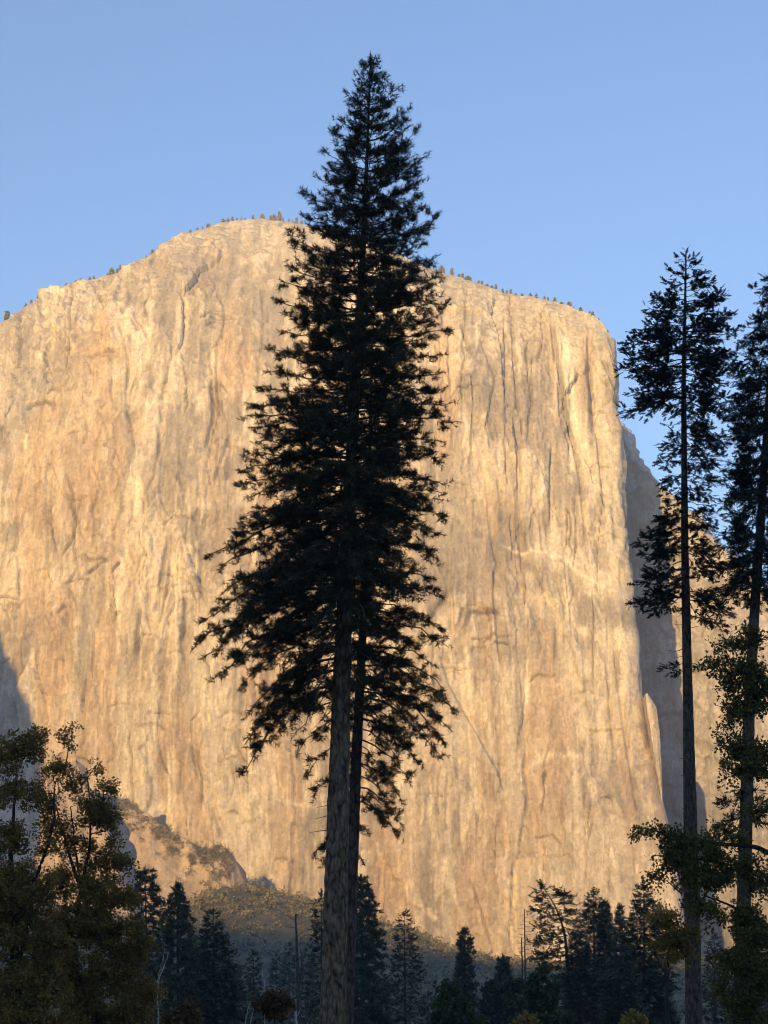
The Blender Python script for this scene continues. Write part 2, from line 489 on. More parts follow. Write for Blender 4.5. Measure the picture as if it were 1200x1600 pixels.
    C = lerp3(C, GREY[None, None], np.clip(upper * 0.62 + 0.45 * upper * bl2, 0, .9))
    def shade_patch(poly_pts, r, k, colr):
        nonlocal C
        d, _, _ = poly_dist(PX, PY, poly_pts)
        f = np.clip(1 - (d + 14 * bl2 + 12 * bl) / r, 0, 1) * k
        C = lerp3(C, np.asarray(colr)[None, None], smooth(0, 1, f) if k >= 1 else f)
    # dark diorite and wet stains
    shade_patch([(770, 850), (850, 905), (930, 955), (985, 975)], 46, 0.75, DARK * 1.05)
    shade_patch([(700, 880), (760, 900), (860, 1010)], 60, 0.5, DARK * 1.15)
    shade_patch([(150, 560), (120, 700), (130, 800)], 60, 0.6, RUST * 0.95)
    shade_patch([(270, 420), (330, 425), (420, 470)], 62, 0.8, DARK * 1.25)
    shade_patch([(300, 370), (420, 380), (480, 400)], 34, 0.55, GREY * .95)
    shade_patch([(40, 620), (20, 680), (60, 600)], 40, 0.5, GREY)
    shade_patch([(845, 520), (855, 640), (880, 760)], 36, 0.6, DARK * 1.2)
    shade_patch([(700, 740), (720, 850)], 40, 0.45, GREY)
    shade_patch([(330, 600), (350, 740), (345, 800)], 30, 0.4, DARK * 1.25)
    shade_patch([(735, 520), (745, 590)], 22, 0.5, DARK * 1.2)
    # pale faces and streaks: (polyline, half width in pixels, strength)
    pale = [([(876, 515), (888, 590), (905, 700), (912, 730)], 14, 0.9), ([(930, 560), (950, 700), (958, 860)], 12, 0.55), ([(205, 480), (200, 540)], 14, 0.7),
            ([(272, 860), (276, 930), (276, 1060)], 3.2, 1.0), ([(262, 1050), (266, 1125)], 2.6, 0.7), ([(191, 925), (188, 1040)], 3.0, 0.8),
            ([(238, 1035), (237, 1120)], 2.6, 0.9), ([(259, 1160), (263, 1290)], 3.0, 0.9), ([(268, 1165), (271, 1265)], 2.4, 0.6), ([(300, 890), (292, 980)], 4, 0.6),
            ([(727, 1000), (735, 1110), (742, 1130)], 3.5, 1.0), ([(770, 970), (778, 1060)], 6, 0.5), ([(885, 930), (892, 1000)], 8, 0.7),
            ([(782, 858), (800, 866), (850, 872), (880, 880), (905, 905), (960, 932), (982, 952)], 2.6, 0.9), ([(905, 905), (935, 960), (950, 990)], 2.0, 0.6),
            ([(688, 980), (690, 1010)], 8, 0.8), ([(668, 1422), (685, 1440)], 5, 0.9), ([(690, 1330), (718, 1420), (740, 1480)], 4, 0.5), ([(930, 1000), (985, 1010)], 16, 0.4),
            ([(820, 1210), (860, 1180), (930, 1190)], 6, 0.5), ([(940, 1120), (948, 1230)], 6, 0.4), ([(650, 1320), (640, 1400)], 8, 0.4), ([(375, 1240), (440, 1250), (500, 1262)], 4, 0.4),
            ([(1023, 1180), (1033, 1290)], 2.0, 0.9), ([(722, 640), (730, 720)], 10, 0.5), ([(745, 690), (770, 740), (745, 790)], 22, 0.4), ([(420, 1090), (430, 1250)], 8, 0.3)]
    rp = np.random.RandomState(29)
    for q in range(60):
        x, y = rp.uniform(20, 975), rp.uniform(480, 1350); n_ = rp.randint(1, 4)
        pale.append(([(x + rp.normal(0, 1.5), y + 26 * i_) for i_ in range(n_ + 1)], rp.uniform(1.2, 4.5), rp.uniform(.3, .8)))
    for poly, r, k in pale:
        d, _, al = poly_dist(PX, PY, poly, r * 5)
        C = lerp3(C, np.array([0.72, 0.63, 0.50])[None, None], k * np.exp(-(d * (1 + .5 * st2) / r) ** 2) * (win(al) * .8 + .2) )
        D += 0.8 * k * np.exp(-(d / r) ** 2)
    # cracks: (polyline, half width, depth m, darkening)
    cracks = [([(330, 600), (333, 650), (322, 700)], 2.2, 5, .5), ([(264, 850), (256, 900), (245, 960)], 3.6, 6, .4), ([(222, 950), (216, 1000), (213, 1030)], 3, 5, .5),
              ([(289, 930), (286, 990)], 2.4, 4, .4), ([(308, 1165), (306, 1190), (314, 1215), (312, 1260)], 1.8, 4, .5), ([(332, 1270), (340, 1290), (346, 1312), (347, 1290), (341, 1272)], 1.6, 3, .4),
              ([(916, 555), (921, 600), (928, 690)], 4.0, 8, .3), ([(860, 500), (873, 590), (895, 690), (912, 770)], 3.2, 6, .4), ([(940, 560), (958, 610), (968, 660)], 3, 6, .3),  # first entry paints the nose's shadow line into the colour, with a groove
              ([(905, 750), (915, 860)], 2, 4, .4), ([(955, 790), (960, 855)], 2.2, 4, .4), ([(800, 480), (805, 580), (812, 660)], 2.2, 4, .3), ([(723, 990), (733, 960), (775, 962), (782, 950)], 2.6, 5, .4),
              ([(672, 965), (690, 940), (700, 925)], 4, 7, .3), ([(738, 1380), (755, 1430), (768, 1480)], 1.6, 3, .5), ([(975, 560), (972, 700)], 2, 3, .2), ([(192, 500), (205, 470), (198, 440)], 3, 4, .3),
              ([(40, 640), (75, 630), (90, 640)], 3, 6, .5), ([(140, 560), (170, 553), (190, 556)], 2, 4, .4), ([(238, 420), (245, 405)], 3, 5, .4), ([(720, 500), (738, 560)], 2, 4, .4),
              ([(410, 560), (430, 575)], 2, 4, .4), ([(130, 880), (170, 878), (135, 905)], 2.4, 4, .4), ([(175, 905), (195, 885)], 2.4, 5, .5), ([(775, 1000), (795, 1100)], 1.6, 3, .3)]
    rc = np.random.RandomState(17)
    def walk(x, y, n, dy, jit):
        pts = [(x, y)]
        for q in range(n):
            x += rc.normal(0, jit) ; y += dy * rc.uniform(.6, 1.4); pts.append((x, y))
        return pts
    for q in range(130):                       # long joints, mostly upright
        x, y = rc.uniform(10, 985), rc.uniform(430, 1330)
        cracks.append((walk(x, y, rc.randint(2, 7), rc.uniform(14, 34), 2.6 if x > 480 else 5.5), rc.uniform(.7, 1.3), rc.uniform(2.5, 5), rc.uniform(.35, .65)))
    for q in range(80):                       # short edges and little roofs
        x, y = rc.uniform(5, 980), rc.uniform(420, 1380); w_ = rc.uniform(8, 26); tl = rc.uniform(-.5, .5)
        cracks.append(([(x - w_, y + w_ * (.5 + tl) * rc.rand()), (x - w_ * .3, y), (x + w_ * .4, y + w_ * tl * .3), (x + w_, y + w_ * (.6 - tl) * rc.rand())], rc.uniform(.7, 1.4), rc.uniform(2.5, 5), rc.uniform(.3, .6)))
    for poly, r, dep, k in cracks:
        d, _, al = poly_dist(PX, PY, poly, r * 5)
        f = np.exp(-(d / r) ** 2) * (0.3 + 0.7 * win(al))
        D -= dep * f
        C = C * (1 - k * f)[..., None]
    # corners: the side left of the line stands out (metres), fading over a width
    corners = [([(686, 1020), (700, 1070), (740, 1140), (775, 1205), (790, 1245)], 9, 40), ([(916, 520), (921, 600), (932, 700), (945, 820)], 9, 22), ([(862, 500), (880, 620), (905, 740)], -7, 34),
               ([(950, 520), (962, 640), (975, 760)], 7, 20), ([(735, 580), (738, 700)], 5, 24), ([(268, 850), (262, 920), (250, 980)], 6, 18), ([(330, 590), (332, 690)], 5, 20),
               ([(800, 640), (806, 800), (815, 900)], 4, 24), ([(845, 900), (850, 1000)], 4, 20), ([(955, 1000), (975, 1150), (1000, 1300)], 5, 26)]
    for q in range(110):
        x, y = rc.uniform(10, 975), rc.uniform(450, 1300)
        corners.append((walk(x, y, rc.randint(2, 6), rc.uniform(16, 36), 3.0 if x > 480 else 6.0), rc.choice([-1, 1, 1]) * rc.uniform(2.5, 6.5), rc.uniform(8, 20)))
    for poly, A, W in corners:
        d, sd, al = poly_dist(PX, PY, poly, W * 5)
        sg = np.tanh(-sd * d / 0.9)
        D += A * 0.5 * (sg * np.exp(-d / W)) * win(al)
    # the pale ramp below the diagonal corner
    d, sd, al = poly_dist(PX, PY, [(690, 1040), (730, 1120), (765, 1190), (788, 1240)])
    C = lerp3(C, np.array([0.50, 0.43, 0.345])[None, None], 0.8 * np.exp(-(d / 11) ** 4))
    fade = np.ones(nct); fade[nc:] = np.clip(1 - np.arange(nside) / 12.0, 0.35, 1)
    N = normals_of(P)
    P2 = P + N * (D * fade[None] * (0.12 + 0.88 * smooth(1.0, 0.955, rowt))[:, None] + (1.4 * fbm(S / 11, H / 9, octv=3, seed=97) * upper ** 4))[..., None]
    # plateau behind the rim
    ex_rows = []; ex_col = []
    for kk, (dy, dz) in enumerate([(12, 1.0), (40, -3), (120, -25), (300, -80), (700, -420), (760, -1100)]):
        r = P2[-1].copy(); r[:, 1] += dy; r[:, 2] = np.minimum(r[:, 2] + dz + (3.0 * fbm(S[-1] / 16, kk * 1.0, octv=2, seed=99) if kk < 2 else 0), 3000)
        ex_rows.append(r); ex_col.append(C[-1])
    P2 = np.concatenate([P2, np.stack(ex_rows)]); C = np.concatenate([C, np.stack(ex_col)])
    me = make_mesh('cliff', P2, quads=grid_quads(P2.shape[0], nct), attrs={'rock_tone': np.clip(C, 0.05, 0.8).reshape(-1, 3)})
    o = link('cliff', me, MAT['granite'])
    tag(o, 'huge sunlit golden granite cliff with a domed summit behind the tall pine', 'cliff', kind='structure')
    return P2[nr - 1, :nc], PX[nr - 1, :nc]

rim_pts, rim_px = build_cliff()

def rock_body(name, rows, label, amp=3.0, res=3.0, base=None, mat='granite', seed=0, rough=1.0, colr=None):
    """rows: polylines of control points, lofted from first to last into one rough rock sheet"""
    rows = [np.asarray(r, float) for r in rows]
    ncol = max(8, int(max(np.linalg.norm(np.diff(r, axis=0), axis=1).sum() for r in rows) / res))
    rs = np.stack([resample(r, ncol) for r in rows])
    seg = [max(2, int(np.linalg.norm(rs[i + 1] - rs[i], axis=1).max() / res)) for i in range(len(rs) - 1)]
    G = [rs[0][None]]
    for i, n in enumerate(seg):
        f = np.linspace(0, 1, n + 1)[1:, None, None]
        G.append(rs[i][None] * (1 - f) + rs[i + 1][None] * f)
    P = np.concatenate(G)
    N = normals_of(P)
    x = P[..., 0] + 0.5 * P[..., 1]; h = P[..., 2]
    _, _, c1, o1, _ = worley(x / 30 + 2 * fbm(x / 60, h / 60, seed=seed + 5), h / 60, seed + 1)
    _, _, c2, o2, _ = worley(x / 9, h / 22, seed + 2)
    D = amp * ((c1 - .5) * 1.2 + rough * ((c2 - .5) * .55 + 0.8 * fbm(x / 14, h / 18, P[..., 1] / 20, octv=4, seed=seed)))
    P = P + N * D[..., None]
    v = 0.1 + 0.5 * fbm(x / 12, h / 90, octv=4, seed=seed + 7) + 0.45 * fbm(x / 25, h / 25, octv=4, seed=seed + 8)
    base = MID if colr is None else np.asarray(colr)
    C = lerp3(base[None, None], (base * 1.25)[None, None], np.clip(v, 0, 1)); C = lerp3(C, (base * 0.6)[None, None], np.clip(-v, 0, .8))
    me = make_mesh(name, P, quads=grid_quads(P.shape[0], P.shape[1]), attrs={'rock_tone': C.reshape(-1, 3)})
    o = link(name, me, MAT[mat])
    return tag(o, label, kind='structure')

# far wall right of the nose, turned towards the sun
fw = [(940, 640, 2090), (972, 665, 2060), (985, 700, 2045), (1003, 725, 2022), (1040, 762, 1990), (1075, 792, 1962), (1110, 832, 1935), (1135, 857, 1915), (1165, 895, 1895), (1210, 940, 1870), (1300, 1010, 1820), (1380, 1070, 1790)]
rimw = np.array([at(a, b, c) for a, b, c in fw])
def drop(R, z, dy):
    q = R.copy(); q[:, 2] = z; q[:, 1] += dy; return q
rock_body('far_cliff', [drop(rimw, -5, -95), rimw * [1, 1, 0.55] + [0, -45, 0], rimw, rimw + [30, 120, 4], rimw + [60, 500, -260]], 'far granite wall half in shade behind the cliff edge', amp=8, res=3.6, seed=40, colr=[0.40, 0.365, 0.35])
# flake standing off the foot of the nose
fll = np.array([at(a, b, 1674) for a, b in [(1009, 1084), (1013, 1120), (1019, 1160), (1025, 1200), (1031, 1235), (1035, 1266)]])
flr = np.array([at(a, b, 1676) for a, b in [(1012, 1084), (1026, 1106), (1031, 1140), (1033, 1180), (1035, 1222), (1037, 1268)]])
rock_body('rock_flake', [fll + [1, 40, 0], fll, 0.5 * (fll + flr) + [0, -2, 0], flr, flr + [1, 40, 0]], 'narrow sunlit rock flake beside the nose of the cliff', amp=0.5, res=1.2, seed=45)
# left spurs at the foot of the cliff
CRESTS = {}
def spur(name, crest, Y0, label, drop_to=-5, side=(60, 160), amp=4, res=3.0, seed=0, front_run=0.35, colr=None):
    C0 = np.array([at(a, b, c) for a, b, c in crest])
    foot = C0.copy(); foot[:, 1] -= front_run * (C0[:, 2] - drop_to); foot[:, 2] = drop_to
    midl = 0.5 * (C0 + foot) + [0, 6, 0]
    bk = C0 + [side[0] * 0.25, side[1] * 0.25, -6]; bk2 = C0 + [side[0], side[1], -0.9 * np.hypot(*side)]
    bk2[:, 2] = np.maximum(bk2[:, 2], -30)
    CRESTS[name] = (C0, foot)
    return rock_body(name, [foot, midl, C0, bk, bk2], label, amp=amp, res=res, seed=seed, colr=colr)

spur('rock_spur', [(120, 1235, 1655), (170, 1243, 1650), (205, 1255, 1648), (255, 1290, 1642), (300, 1322, 1638), (330, 1330, 1636), (345, 1322, 1636), (362, 1335, 1636), (374, 1362, 1638), (384, 1400, 1640), (400, 1480, 1644)], 1480,
     'reddish rock slope with scrub along its top edge below the cliff', seed=50, amp=2.5, front_run=0.5, colr=MID * [0.95, 0.86, 0.78], side=(26, 60))
spur('rock_buttress', [(58, 1500, 1610), (62, 1400, 1605), (68, 1290, 1600), (74, 1200, 1592), (80, 1176, 1585), (92, 1178, 1584), (104, 1172, 1584), (120, 1176, 1584), (126, 1200, 1584), (136, 1232, 1582), (150, 1262, 1580), (168, 1310, 1578), (184, 1352, 1576), (204, 1420, 1574)], 1390,
     'stepped rock buttress behind the leafy oaks at the left', seed=60, amp=4.0, front_run=0.25, colr=MID * [0.95, 0.86, 0.78], side=(15, 34))
# shaded spur in the left corner: its shade comes from the rock mass added out of view
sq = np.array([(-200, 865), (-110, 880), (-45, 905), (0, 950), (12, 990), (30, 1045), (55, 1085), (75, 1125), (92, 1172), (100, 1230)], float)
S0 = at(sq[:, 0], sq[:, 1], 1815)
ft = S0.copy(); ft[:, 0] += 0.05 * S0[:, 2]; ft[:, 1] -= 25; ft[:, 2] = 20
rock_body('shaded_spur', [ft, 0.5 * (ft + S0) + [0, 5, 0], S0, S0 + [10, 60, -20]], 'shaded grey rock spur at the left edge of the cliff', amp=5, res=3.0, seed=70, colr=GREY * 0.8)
# added rock mass, unseen left of the view, shaped to shade the spur
LD = np.array([math.sin(SUN_AZ), math.cos(SUN_AZ), -math.tan(SUN_EL)])
W0 = at(sq[:, 0], sq[:, 1], 1825) - 900 * LD
W0 = np.vstack([W0[:1] + [-420, 120, 40], W0, W0[-1:] + [4, 0, -120], W0[-1:] + [10, 0, -W0[-1, 2] - 5]])
Wf = W0 + np.array([0, -1, 0]) * (40 + .25 * W0[:, 2:3]); Wf[:, 2] = -5
Wb = W0 + [-20, 160, 10]; Wb2 = W0 + [-60, 420, 0]; Wb2[:, 2] = -5
rock_body('added_shade_rock', [Wf, W0, Wb, Wb2], 'rock mass added unseen left of the view to shade the spur', amp=3, res=14.0, seed=75, colr=MID)

# ================================================================== TERRAIN
hc_px = np.array([-400, 100, 250, 300, 330, 360, 400, 440, 480, 520, 560, 600, 640, 680, 720, 760, 800, 900, 1050, 1300, 1700], float)
hc_py = np.array([1400, 1410, 1450, 1432, 1398, 1387, 1390, 1398, 1408, 1420, 1436, 1447, 1458, 1474, 1488, 1498, 1508, 1515, 1500, 1480, 1480], float)
hc = at(hc_px, hc_py, 1250.0)

def ground_z(X, Y):
    crest = np.interp(X, hc[:, 0], hc[:, 2])
    f = smooth(760, 1260, Y) ** 1.4
    z = crest * f + 0.03 * np.clip(Y - 1250, 0, 700) * smooth(1250, 1500, Y)
    z = z + 3.5 * fbm(X / 70, Y / 70, octv=3, seed=121) * smooth(700, 900, Y)
    z = z + 0.12 * fbm(X / 9, Y / 9, octv=3, seed=122)
    back = smooth(-500, -1900, Y) * 250.0
    side = smooth(700, 1900, np.abs(X)) * 260.0
    return z + back + side

def build_ground():
    def axis(a, b, dense):
        u = np.linspace(-1, 1, 161)
        return np.sign(u) * (np.abs(u) ** 2.2)
    u = axis(0, 0, 0)
    X = np.concatenate([[-9000, -6000], u * 3200, [6000, 9000]])
    Yv = np.concatenate([[-9000, -6000, -4500], np.linspace(-3200, -60, 70), np.linspace(-50, 300, 70), np.linspace(310, 1700, 120), np.linspace(1730, 3400, 40), [4500, 6000, 9000]])
    gx, gy = np.meshgrid(X, Yv)
    gz = ground_z(gx, gy)
    P = np.stack([gx, gy, gz], -1)
    me = make_mesh('ground', P, quads=grid_quads(len(Yv), len(X)), smooth_shade=True)
    m, nt, b = new_mat('meadow_ground')
    tc = node(nt, 'ShaderNodeTexCoord')
    n1 = node(nt, 'ShaderNodeTexNoise', Scale=0.08, Detail=8.0, Roughness=0.6); nt.links.new(tc.outputs['Object'], n1.inputs['Vector'])
    n2 = node(nt, 'ShaderNodeTexNoise', Scale=4.0, Detail=4.0); nt.links.new(tc.outputs['Object'], n2.inputs['Vector'])
    ad = node(nt, 'ShaderNodeMath', operation='MULTIPLY_ADD'); ad.inputs[1].default_value = 0.35
    nt.links.new(n2.outputs['Fac'], ad.inputs[0]); nt.links.new(n1.outputs['Fac'], ad.inputs[2])
    col = ramp(nt, ad.outputs[0], [(0.45, (0.055, 0.055, 0.025)), (0.65, (0.105, 0.092, 0.045)), (0.85, (0.17, 0.14, 0.075))])
    nt.links.new(col, b.inputs['Base Color'])
    o = link('ground', me, m)
    tag(o, kind='structure')

build_ground()

# the valley's other wall, behind the photographer: it keeps the evening sun off the meadow
def build_ridge():
    ul = np.linspace(-3600, 3600, 240)
    toS = np.array([-math.sin(SUN_AZ), -math.cos(SUN_AZ)]); perp = np.array([math.cos(SUN_AZ), -math.sin(SUN_AZ)])
    tanE = math.tan(SUN_EL)
    H = 52 + tanE * (2000 + 1130) + 16 * fbm(ul / 260, 0 * ul, octv=4, seed=131)
    H = H + 90 * smooth(200, 900, ul) - 60 * smooth(-1500, -2600, ul)
    rows = []
    prof = [(-1150, 0.0), (-760, 0.18), (-420, 0.42), (-230, 0.72), (-90, 0.92), (0, 1.0), (160, 0.97), (500, 0.9), (1200, 0.5), (1900, 0.0)]
    d = np.array([p[0] for p in prof]); hh = np.array([p[1] for p in prof])
    dd = np.linspace(d[0], d[-1], 90); hv = np.interp(dd, d, hh)
    for a, f in zip(dd, hv):
        dist = 2000 + a
        xy = toS[None] * dist + perp[None] * ul[:, None]
        n = 30 * fbm(ul / 140, a / 140 + 0 * ul, octv=4, seed=132) * (1 - np.exp(-((a) / 250.0) ** 2))
        rows.append(np.column_stack([xy, H * f + n - (6 if f == 0 else 0)]))
    P = np.stack(rows)
    v = 0.5 + 0.5 * fbm(P[..., 0] / 200, P[..., 2] / 100, octv=4, seed=133)
    C = lerp3(np.array([0.10, 0.10, 0.06])[None, None], np.array([0.34, 0.30, 0.25])[None, None], np.clip(v, 0, 1))
    me = make_mesh('ridge', P, quads=grid_quads(*P.shape[:2]), attrs={'rock_tone': C.reshape(-1, 3)})
    tag(link('ridge', me, MAT['granite_far']), 'rocky valley ridge behind the viewpoint', kind='structure')

build_ridge()

# ================================================================== FOLIAGE TEMPLATES
def needle_star(rng, n=20, length=1.0, width=0.085, spread=1.3):
    """long pine needles bursting from a twig end; local x is the twig direction"""
    T = []
    for i in range(n):
        th = spread * math.sqrt(rng.rand()) * (1.0 if rng.rand() > .15 else 1.4); ph = rng.rand() * 2 * np.pi
        d = np.array([math.cos(th), math.sin(th) * math.cos(ph), math.sin(th) * math.sin(ph)])
        o = np.array([-1.25 * rng.rand(), 0, 0])
        s = unit(np.cross(d, rng.normal(size=3))) * width * (0.7 + .6 * rng.rand())
        L = length * (0.7 + 0.4 * rng.rand())
        T.append([o - s * .6, o + s * .6, o + d * L])
    return np.array(T)

def fir_spray(rng, pairs=5, width=0.19):
    """flat fir frond: leaflets to both sides of an axis of length 1"""
    T = [[np.array([0, -.035, 0]), np.array([0, .035, 0]), np.array([1.08, 0, -.04])]]
    for i in range(pairs):
        x = 0.05 + 0.85 * i / pairs
        for sd in (-1, 1):
            L = (0.42 - 0.30 * x) * (0.75 + .5 * rng.rand())
            tip = np.array([x + L * .75, sd * L, rng.normal(0, .05) - .05])
            T.append([np.array([x, 0, 0]), np.array([x + width, 0, .01]), tip])
    return np.array(T)

def leaf_cluster(rng, n=6, leaf=0.5, lobed=True):
    """a few broad leaves round a twig end, each folded along its rib"""
    T = []
    for i in range(n):
        d = unit(rng.normal(size=3) + np.array([0.5, 0, -0.1]))
        o = rng.normal(0, .33, 3)
        sd = unit(np.cross(d, rng.normal(size=3))) * leaf * (.30 + .12 * rng.rand())
        L = leaf * (.75 + .5 * rng.rand())
        nrm = np.cross(d, sd) * .35
        b_, t_ = o, o + d * L
        m1 = o + d * L * .55 + sd + nrm; m2 = o + d * L * .5 - sd + nrm
        T.append([b_, m1, t_]); T.append([b_, t_, m2])
    return np.array(T)

def clump(rng, n=9, size=1.0, flat=0.6):
    """small ragged bunch of faces, for foliage far away"""
    T = []
    for i in range(n):
        c = rng.normal(0, .38, 3) * [1, 1, flat]
        a = unit(rng.normal(size=3)); b = unit(np.cross(a, rng.normal(size=3)))
        r = size * (.22 + .2 * rng.rand())
        T.append([c + a * r, c - a * r * .7 + b * r * .8, c - a * r * .6 - b * r * .8])
    return np.array(T)

_r = np.random.RandomState(5)
STARS = [needle_star(_r) for _ in range(10)]
STARS_FAR = [needle_star(_r, n=10, width=0.20) for _ in range(8)]
SPRAYS = [fir_spray(_r) for _ in range(8)]
SPRAYS_FAR = [fir_spray(_r, pairs=3, width=0.26) for _ in range(8)]
LEAVES = [leaf_cluster(_r) for _ in range(12)]
LEAVES_FAR = [leaf_cluster(_r, n=5, leaf=0.75) for _ in range(8)]
CLUMPS = [clump(_r) for _ in range(10)]
CLUMPS_FINE = [clump(_r, n=15, size=0.52, flat=0.75) for _ in range(10)]

# ================================================================== CONIFERS
def trunk_mesh(name, path, radii, sides, rows, origin, bark=0.0, seed=0):
    P = resample(path, rows)
    R = np.interp(np.linspace(0, 1, rows), np.linspace(0, 1, len(radii)), radii)
    V, Q = tubes(P[None], R[None], sides)
    if bark:
        W = V.reshape(rows, sides, 3)
        ang = np.arange(sides)[None] * 2 * np.pi / sides + 0 * W[..., 0]
        z = W[..., 2]
        cx = ang * sides / (2 * np.pi)
        # closed round the trunk: sample on a circle
        qx = np.cos(ang) * 2.2; qy = np.sin(ang) * 2.2
        f1, f2, cid, _, _ = worley(qx * 2.1 + 40, qy * 2.1 + z * 1.25 + 40, seed)
        n = fbm(qx * 3, qy * 3, z * 1.4, octv=3, seed=seed)
        d = bark * (np.clip((f2 - f1) * 2.2, 0, 1) - .6 + .5 * n) * (R[:, None] / R[0] + .3)
        rad = unit(W - P[:, None])
        V = (W + rad * d[..., None]).reshape(-1, 3)
    V = V - origin
    return make_mesh(name, V, quads=Q, smooth_shade=True)

def conifer(name, label, cat, trunk_px, Y, trunk_w, limbs, tmpl, mat, bark, rng, group=None, tuft=0.2, twig_gap=0.32, tuft_gap=0.24, bl_scale=1.0,
            sides=12, rows=60, bark_relief=0.0, limb_r=1.0, dead=(), flat_twigs=0.35, droop_tip=0.0, twigs=3, apex=True):
    """trunk_px: photograph points from base to top; limbs: (tip point, base point) pairs in the world"""
    base = at(trunk_px[0][0], trunk_px[0][1], Y)
    path = np.array([at(a, b, Y) for a, b in trunk_px])
    d0 = path[1] - path[0]
    foot = path[0] - d0 / d0[2] * (path[0][2] + 0.4)
    foot[2] = -0.4
    path = np.vstack([foot[None], path])
    origin = np.array([foot[0], foot[1], 0.0])
    root = thing(name, label, cat, origin, group)
    ppm = FPX / Y
    rad = np.array([trunk_w[0] * 1.12] + list(trunk_w)) / 2 / ppm
    tr = link('trunk', trunk_mesh('trunk', path, rad, sides, rows, origin, bark_relief, 5), bark, root)
    # limbs
    N = 9
    LP = []; LR = []
    for tip, b0, arch in limbs:
        L = np.linalg.norm(tip - b0)
        h = (tip - b0) * [1, 1, 0]
        p1 = b0 + h * .35 + np.array([0, 0, arch * L]) + (tip - b0) * [0, 0, .2] + rng.normal(0, .04 * L, 3)
        p2 = b0 + h * .72 + np.array([0, 0, arch * L * .8 - droop_tip * L]) + (tip - b0) * [0, 0, .62] + rng.normal(0, .04 * L, 3)
        c = bezier(b0, p1, p2, tip, N)
        c[2:-1] += rng.normal(0, .015 * L, (N - 3, 3))
        LP.append(c)
        r0 = limb_r * (0.010 + 0.0115 * L)
        LR.append(np.linspace(r0, 0.007 + .002 * L, N) )
    LP = np.array(LP); LR = np.array(LR)
    acc = Acc()
    V, Q = tubes(LP[:, ::1 if Y < 100 else 2], LR[:, ::1 if Y < 100 else 2], 5 if Y < 100 else 4); acc.add(V, Q=Q)
    # branchlets
    bs, bd, bl = [], [], []
    for c in LP:
        L = np.linalg.norm(c[-1] - c[0])
        seg = np.concatenate([[0], np.cumsum(np.linalg.norm(np.diff(c, axis=0), axis=1))])
        n = max(3, int(seg[-1] * 0.85 / twig_gap))
        t = np.clip(0.16 + 0.84 * (np.arange(n) + rng.rand(n)) / n, 0, 1)
        q = np.stack([np.interp(t * seg[-1], seg, c[:, k]) for k in range(3)], -1)
        q2 = np.stack([np.interp(np.minimum(t + .05, 1.0) * seg[-1], seg, c[:, k]) for k in range(3)], -1)
        tg = unit(q2 - q + (c[-1] - c[-2]) * 1e-3)
        sd = np.where(np.arange(n) % 2 == 0, 1.0, -1.0) * (1 if rng.rand() > .5 else -1)
        side = unit(np.cross(tg, np.array([0, 0, 1.0]))) * sd[:, None]
        a = rng.uniform(.5, 1.15, n)[:, None]
        d = unit(tg * np.cos(a) + side * np.sin(a) + np.array([0, 0, 1.0]) * rng.normal(.05, flat_twigs, n)[:, None])
        ln = bl_scale * (min(0.32, .06 + .22 * L) + 0.25 * (1 - t) * min(L, 4.5)) * rng.uniform(.7, 1.35, n)
        bs.append(q); bd.append(d); bl.append(ln)
        bs.append(c[-1:] - 0 * tg[-1:]); bd.append(unit(c[-1:] - c[-2:-1])); bl.append(np.array([0.12 * bl_scale]))
    bs = np.concatenate(bs); bd = np.concatenate(bd); bl = np.concatenate(bl)
    # their own side twigs
    big = np.where(bl > 0.4 * bl_scale)[0]
    cs, cd, cl = [], [], []
    for j, (u, sgn) in enumerate(((.35, 1), (.5, -1), (.68, 1), (.82, -1))[:twigs]):
        sd = unit(np.cross(bd[big], np.array([0, 0, 1.0]) + rng.normal(0, .25, (len(big), 3)))) * sgn
        cs.append(bs[big] + bd[big] * (bl[big] * u)[:, None])
        cd.append(unit(bd[big] * .75 + sd * rng.uniform(.5, 1.0, len(big))[:, None] + np.array([0, 0, .1]) + rng.normal(0, flat_twigs * .6, (len(big), 3))))
        cl.append(bl[big] * (.62 - .35 * u) * rng.uniform(.8, 1.2, len(big)))
    if cs:
        bs = np.concatenate([bs] + cs); bd = np.concatenate([bd] + cd); bl = np.concatenate([bl] + cl)
    nb = 3 if Y < 100 else 2
    tt = np.linspace(0, 1, nb)[None, :, None]
    sag = np.array([0, 0, -1.0]) * (bl[:, None, None] * (.10 + droop_tip)) * tt * tt
    BP = bs[:, None] + bd[:, None] * bl[:, None, None] * tt + sag
    BR = np.linspace(1, .5, nb)[None] * (0.005 + 0.006 * bl)[:, None]
    V, Q = tubes(BP, BR, 3); acc.add(V, Q=Q)
    for tip, b0 in dead:
        L = np.linalg.norm(tip - b0)
        c = bezier(b0, b0 + (tip - b0) * .3 + rng.normal(0, .08 * L, 3), b0 + (tip - b0) * .7 + rng.normal(0, .1 * L, 3), tip, 6)
        V, Q = tubes(c[None], np.linspace(.012 + .012 * L, .005, 6)[None], 4); acc.add(V, Q=Q)
    tag(link('limbs', acc.mesh('limbs', origin), bark, root), kind='stuff')
    if apex:
        tp = path[-1]
        bs = np.vstack([bs, tp + rng.normal(0, .02, (6, 3)) + np.linspace(-.6, -.06, 6)[:, None] * [0, 0, 1]]); bd = np.vstack([bd, unit(rng.normal(0, .28, (6, 3)) + [0, 0, 1])]); bl = np.concatenate([bl, np.full(6, .12)])
    # tufts along the branchlets
    k = np.maximum(1, np.ceil(bl / tuft_gap)).astype(int)
    idx = np.repeat(np.arange(len(bl)), k)
    off = np.concatenate([np.arange(m) / m for m in k])
    t = np.clip(1 - off * .85 + rng.normal(0, .03, len(idx)), .05, 1)
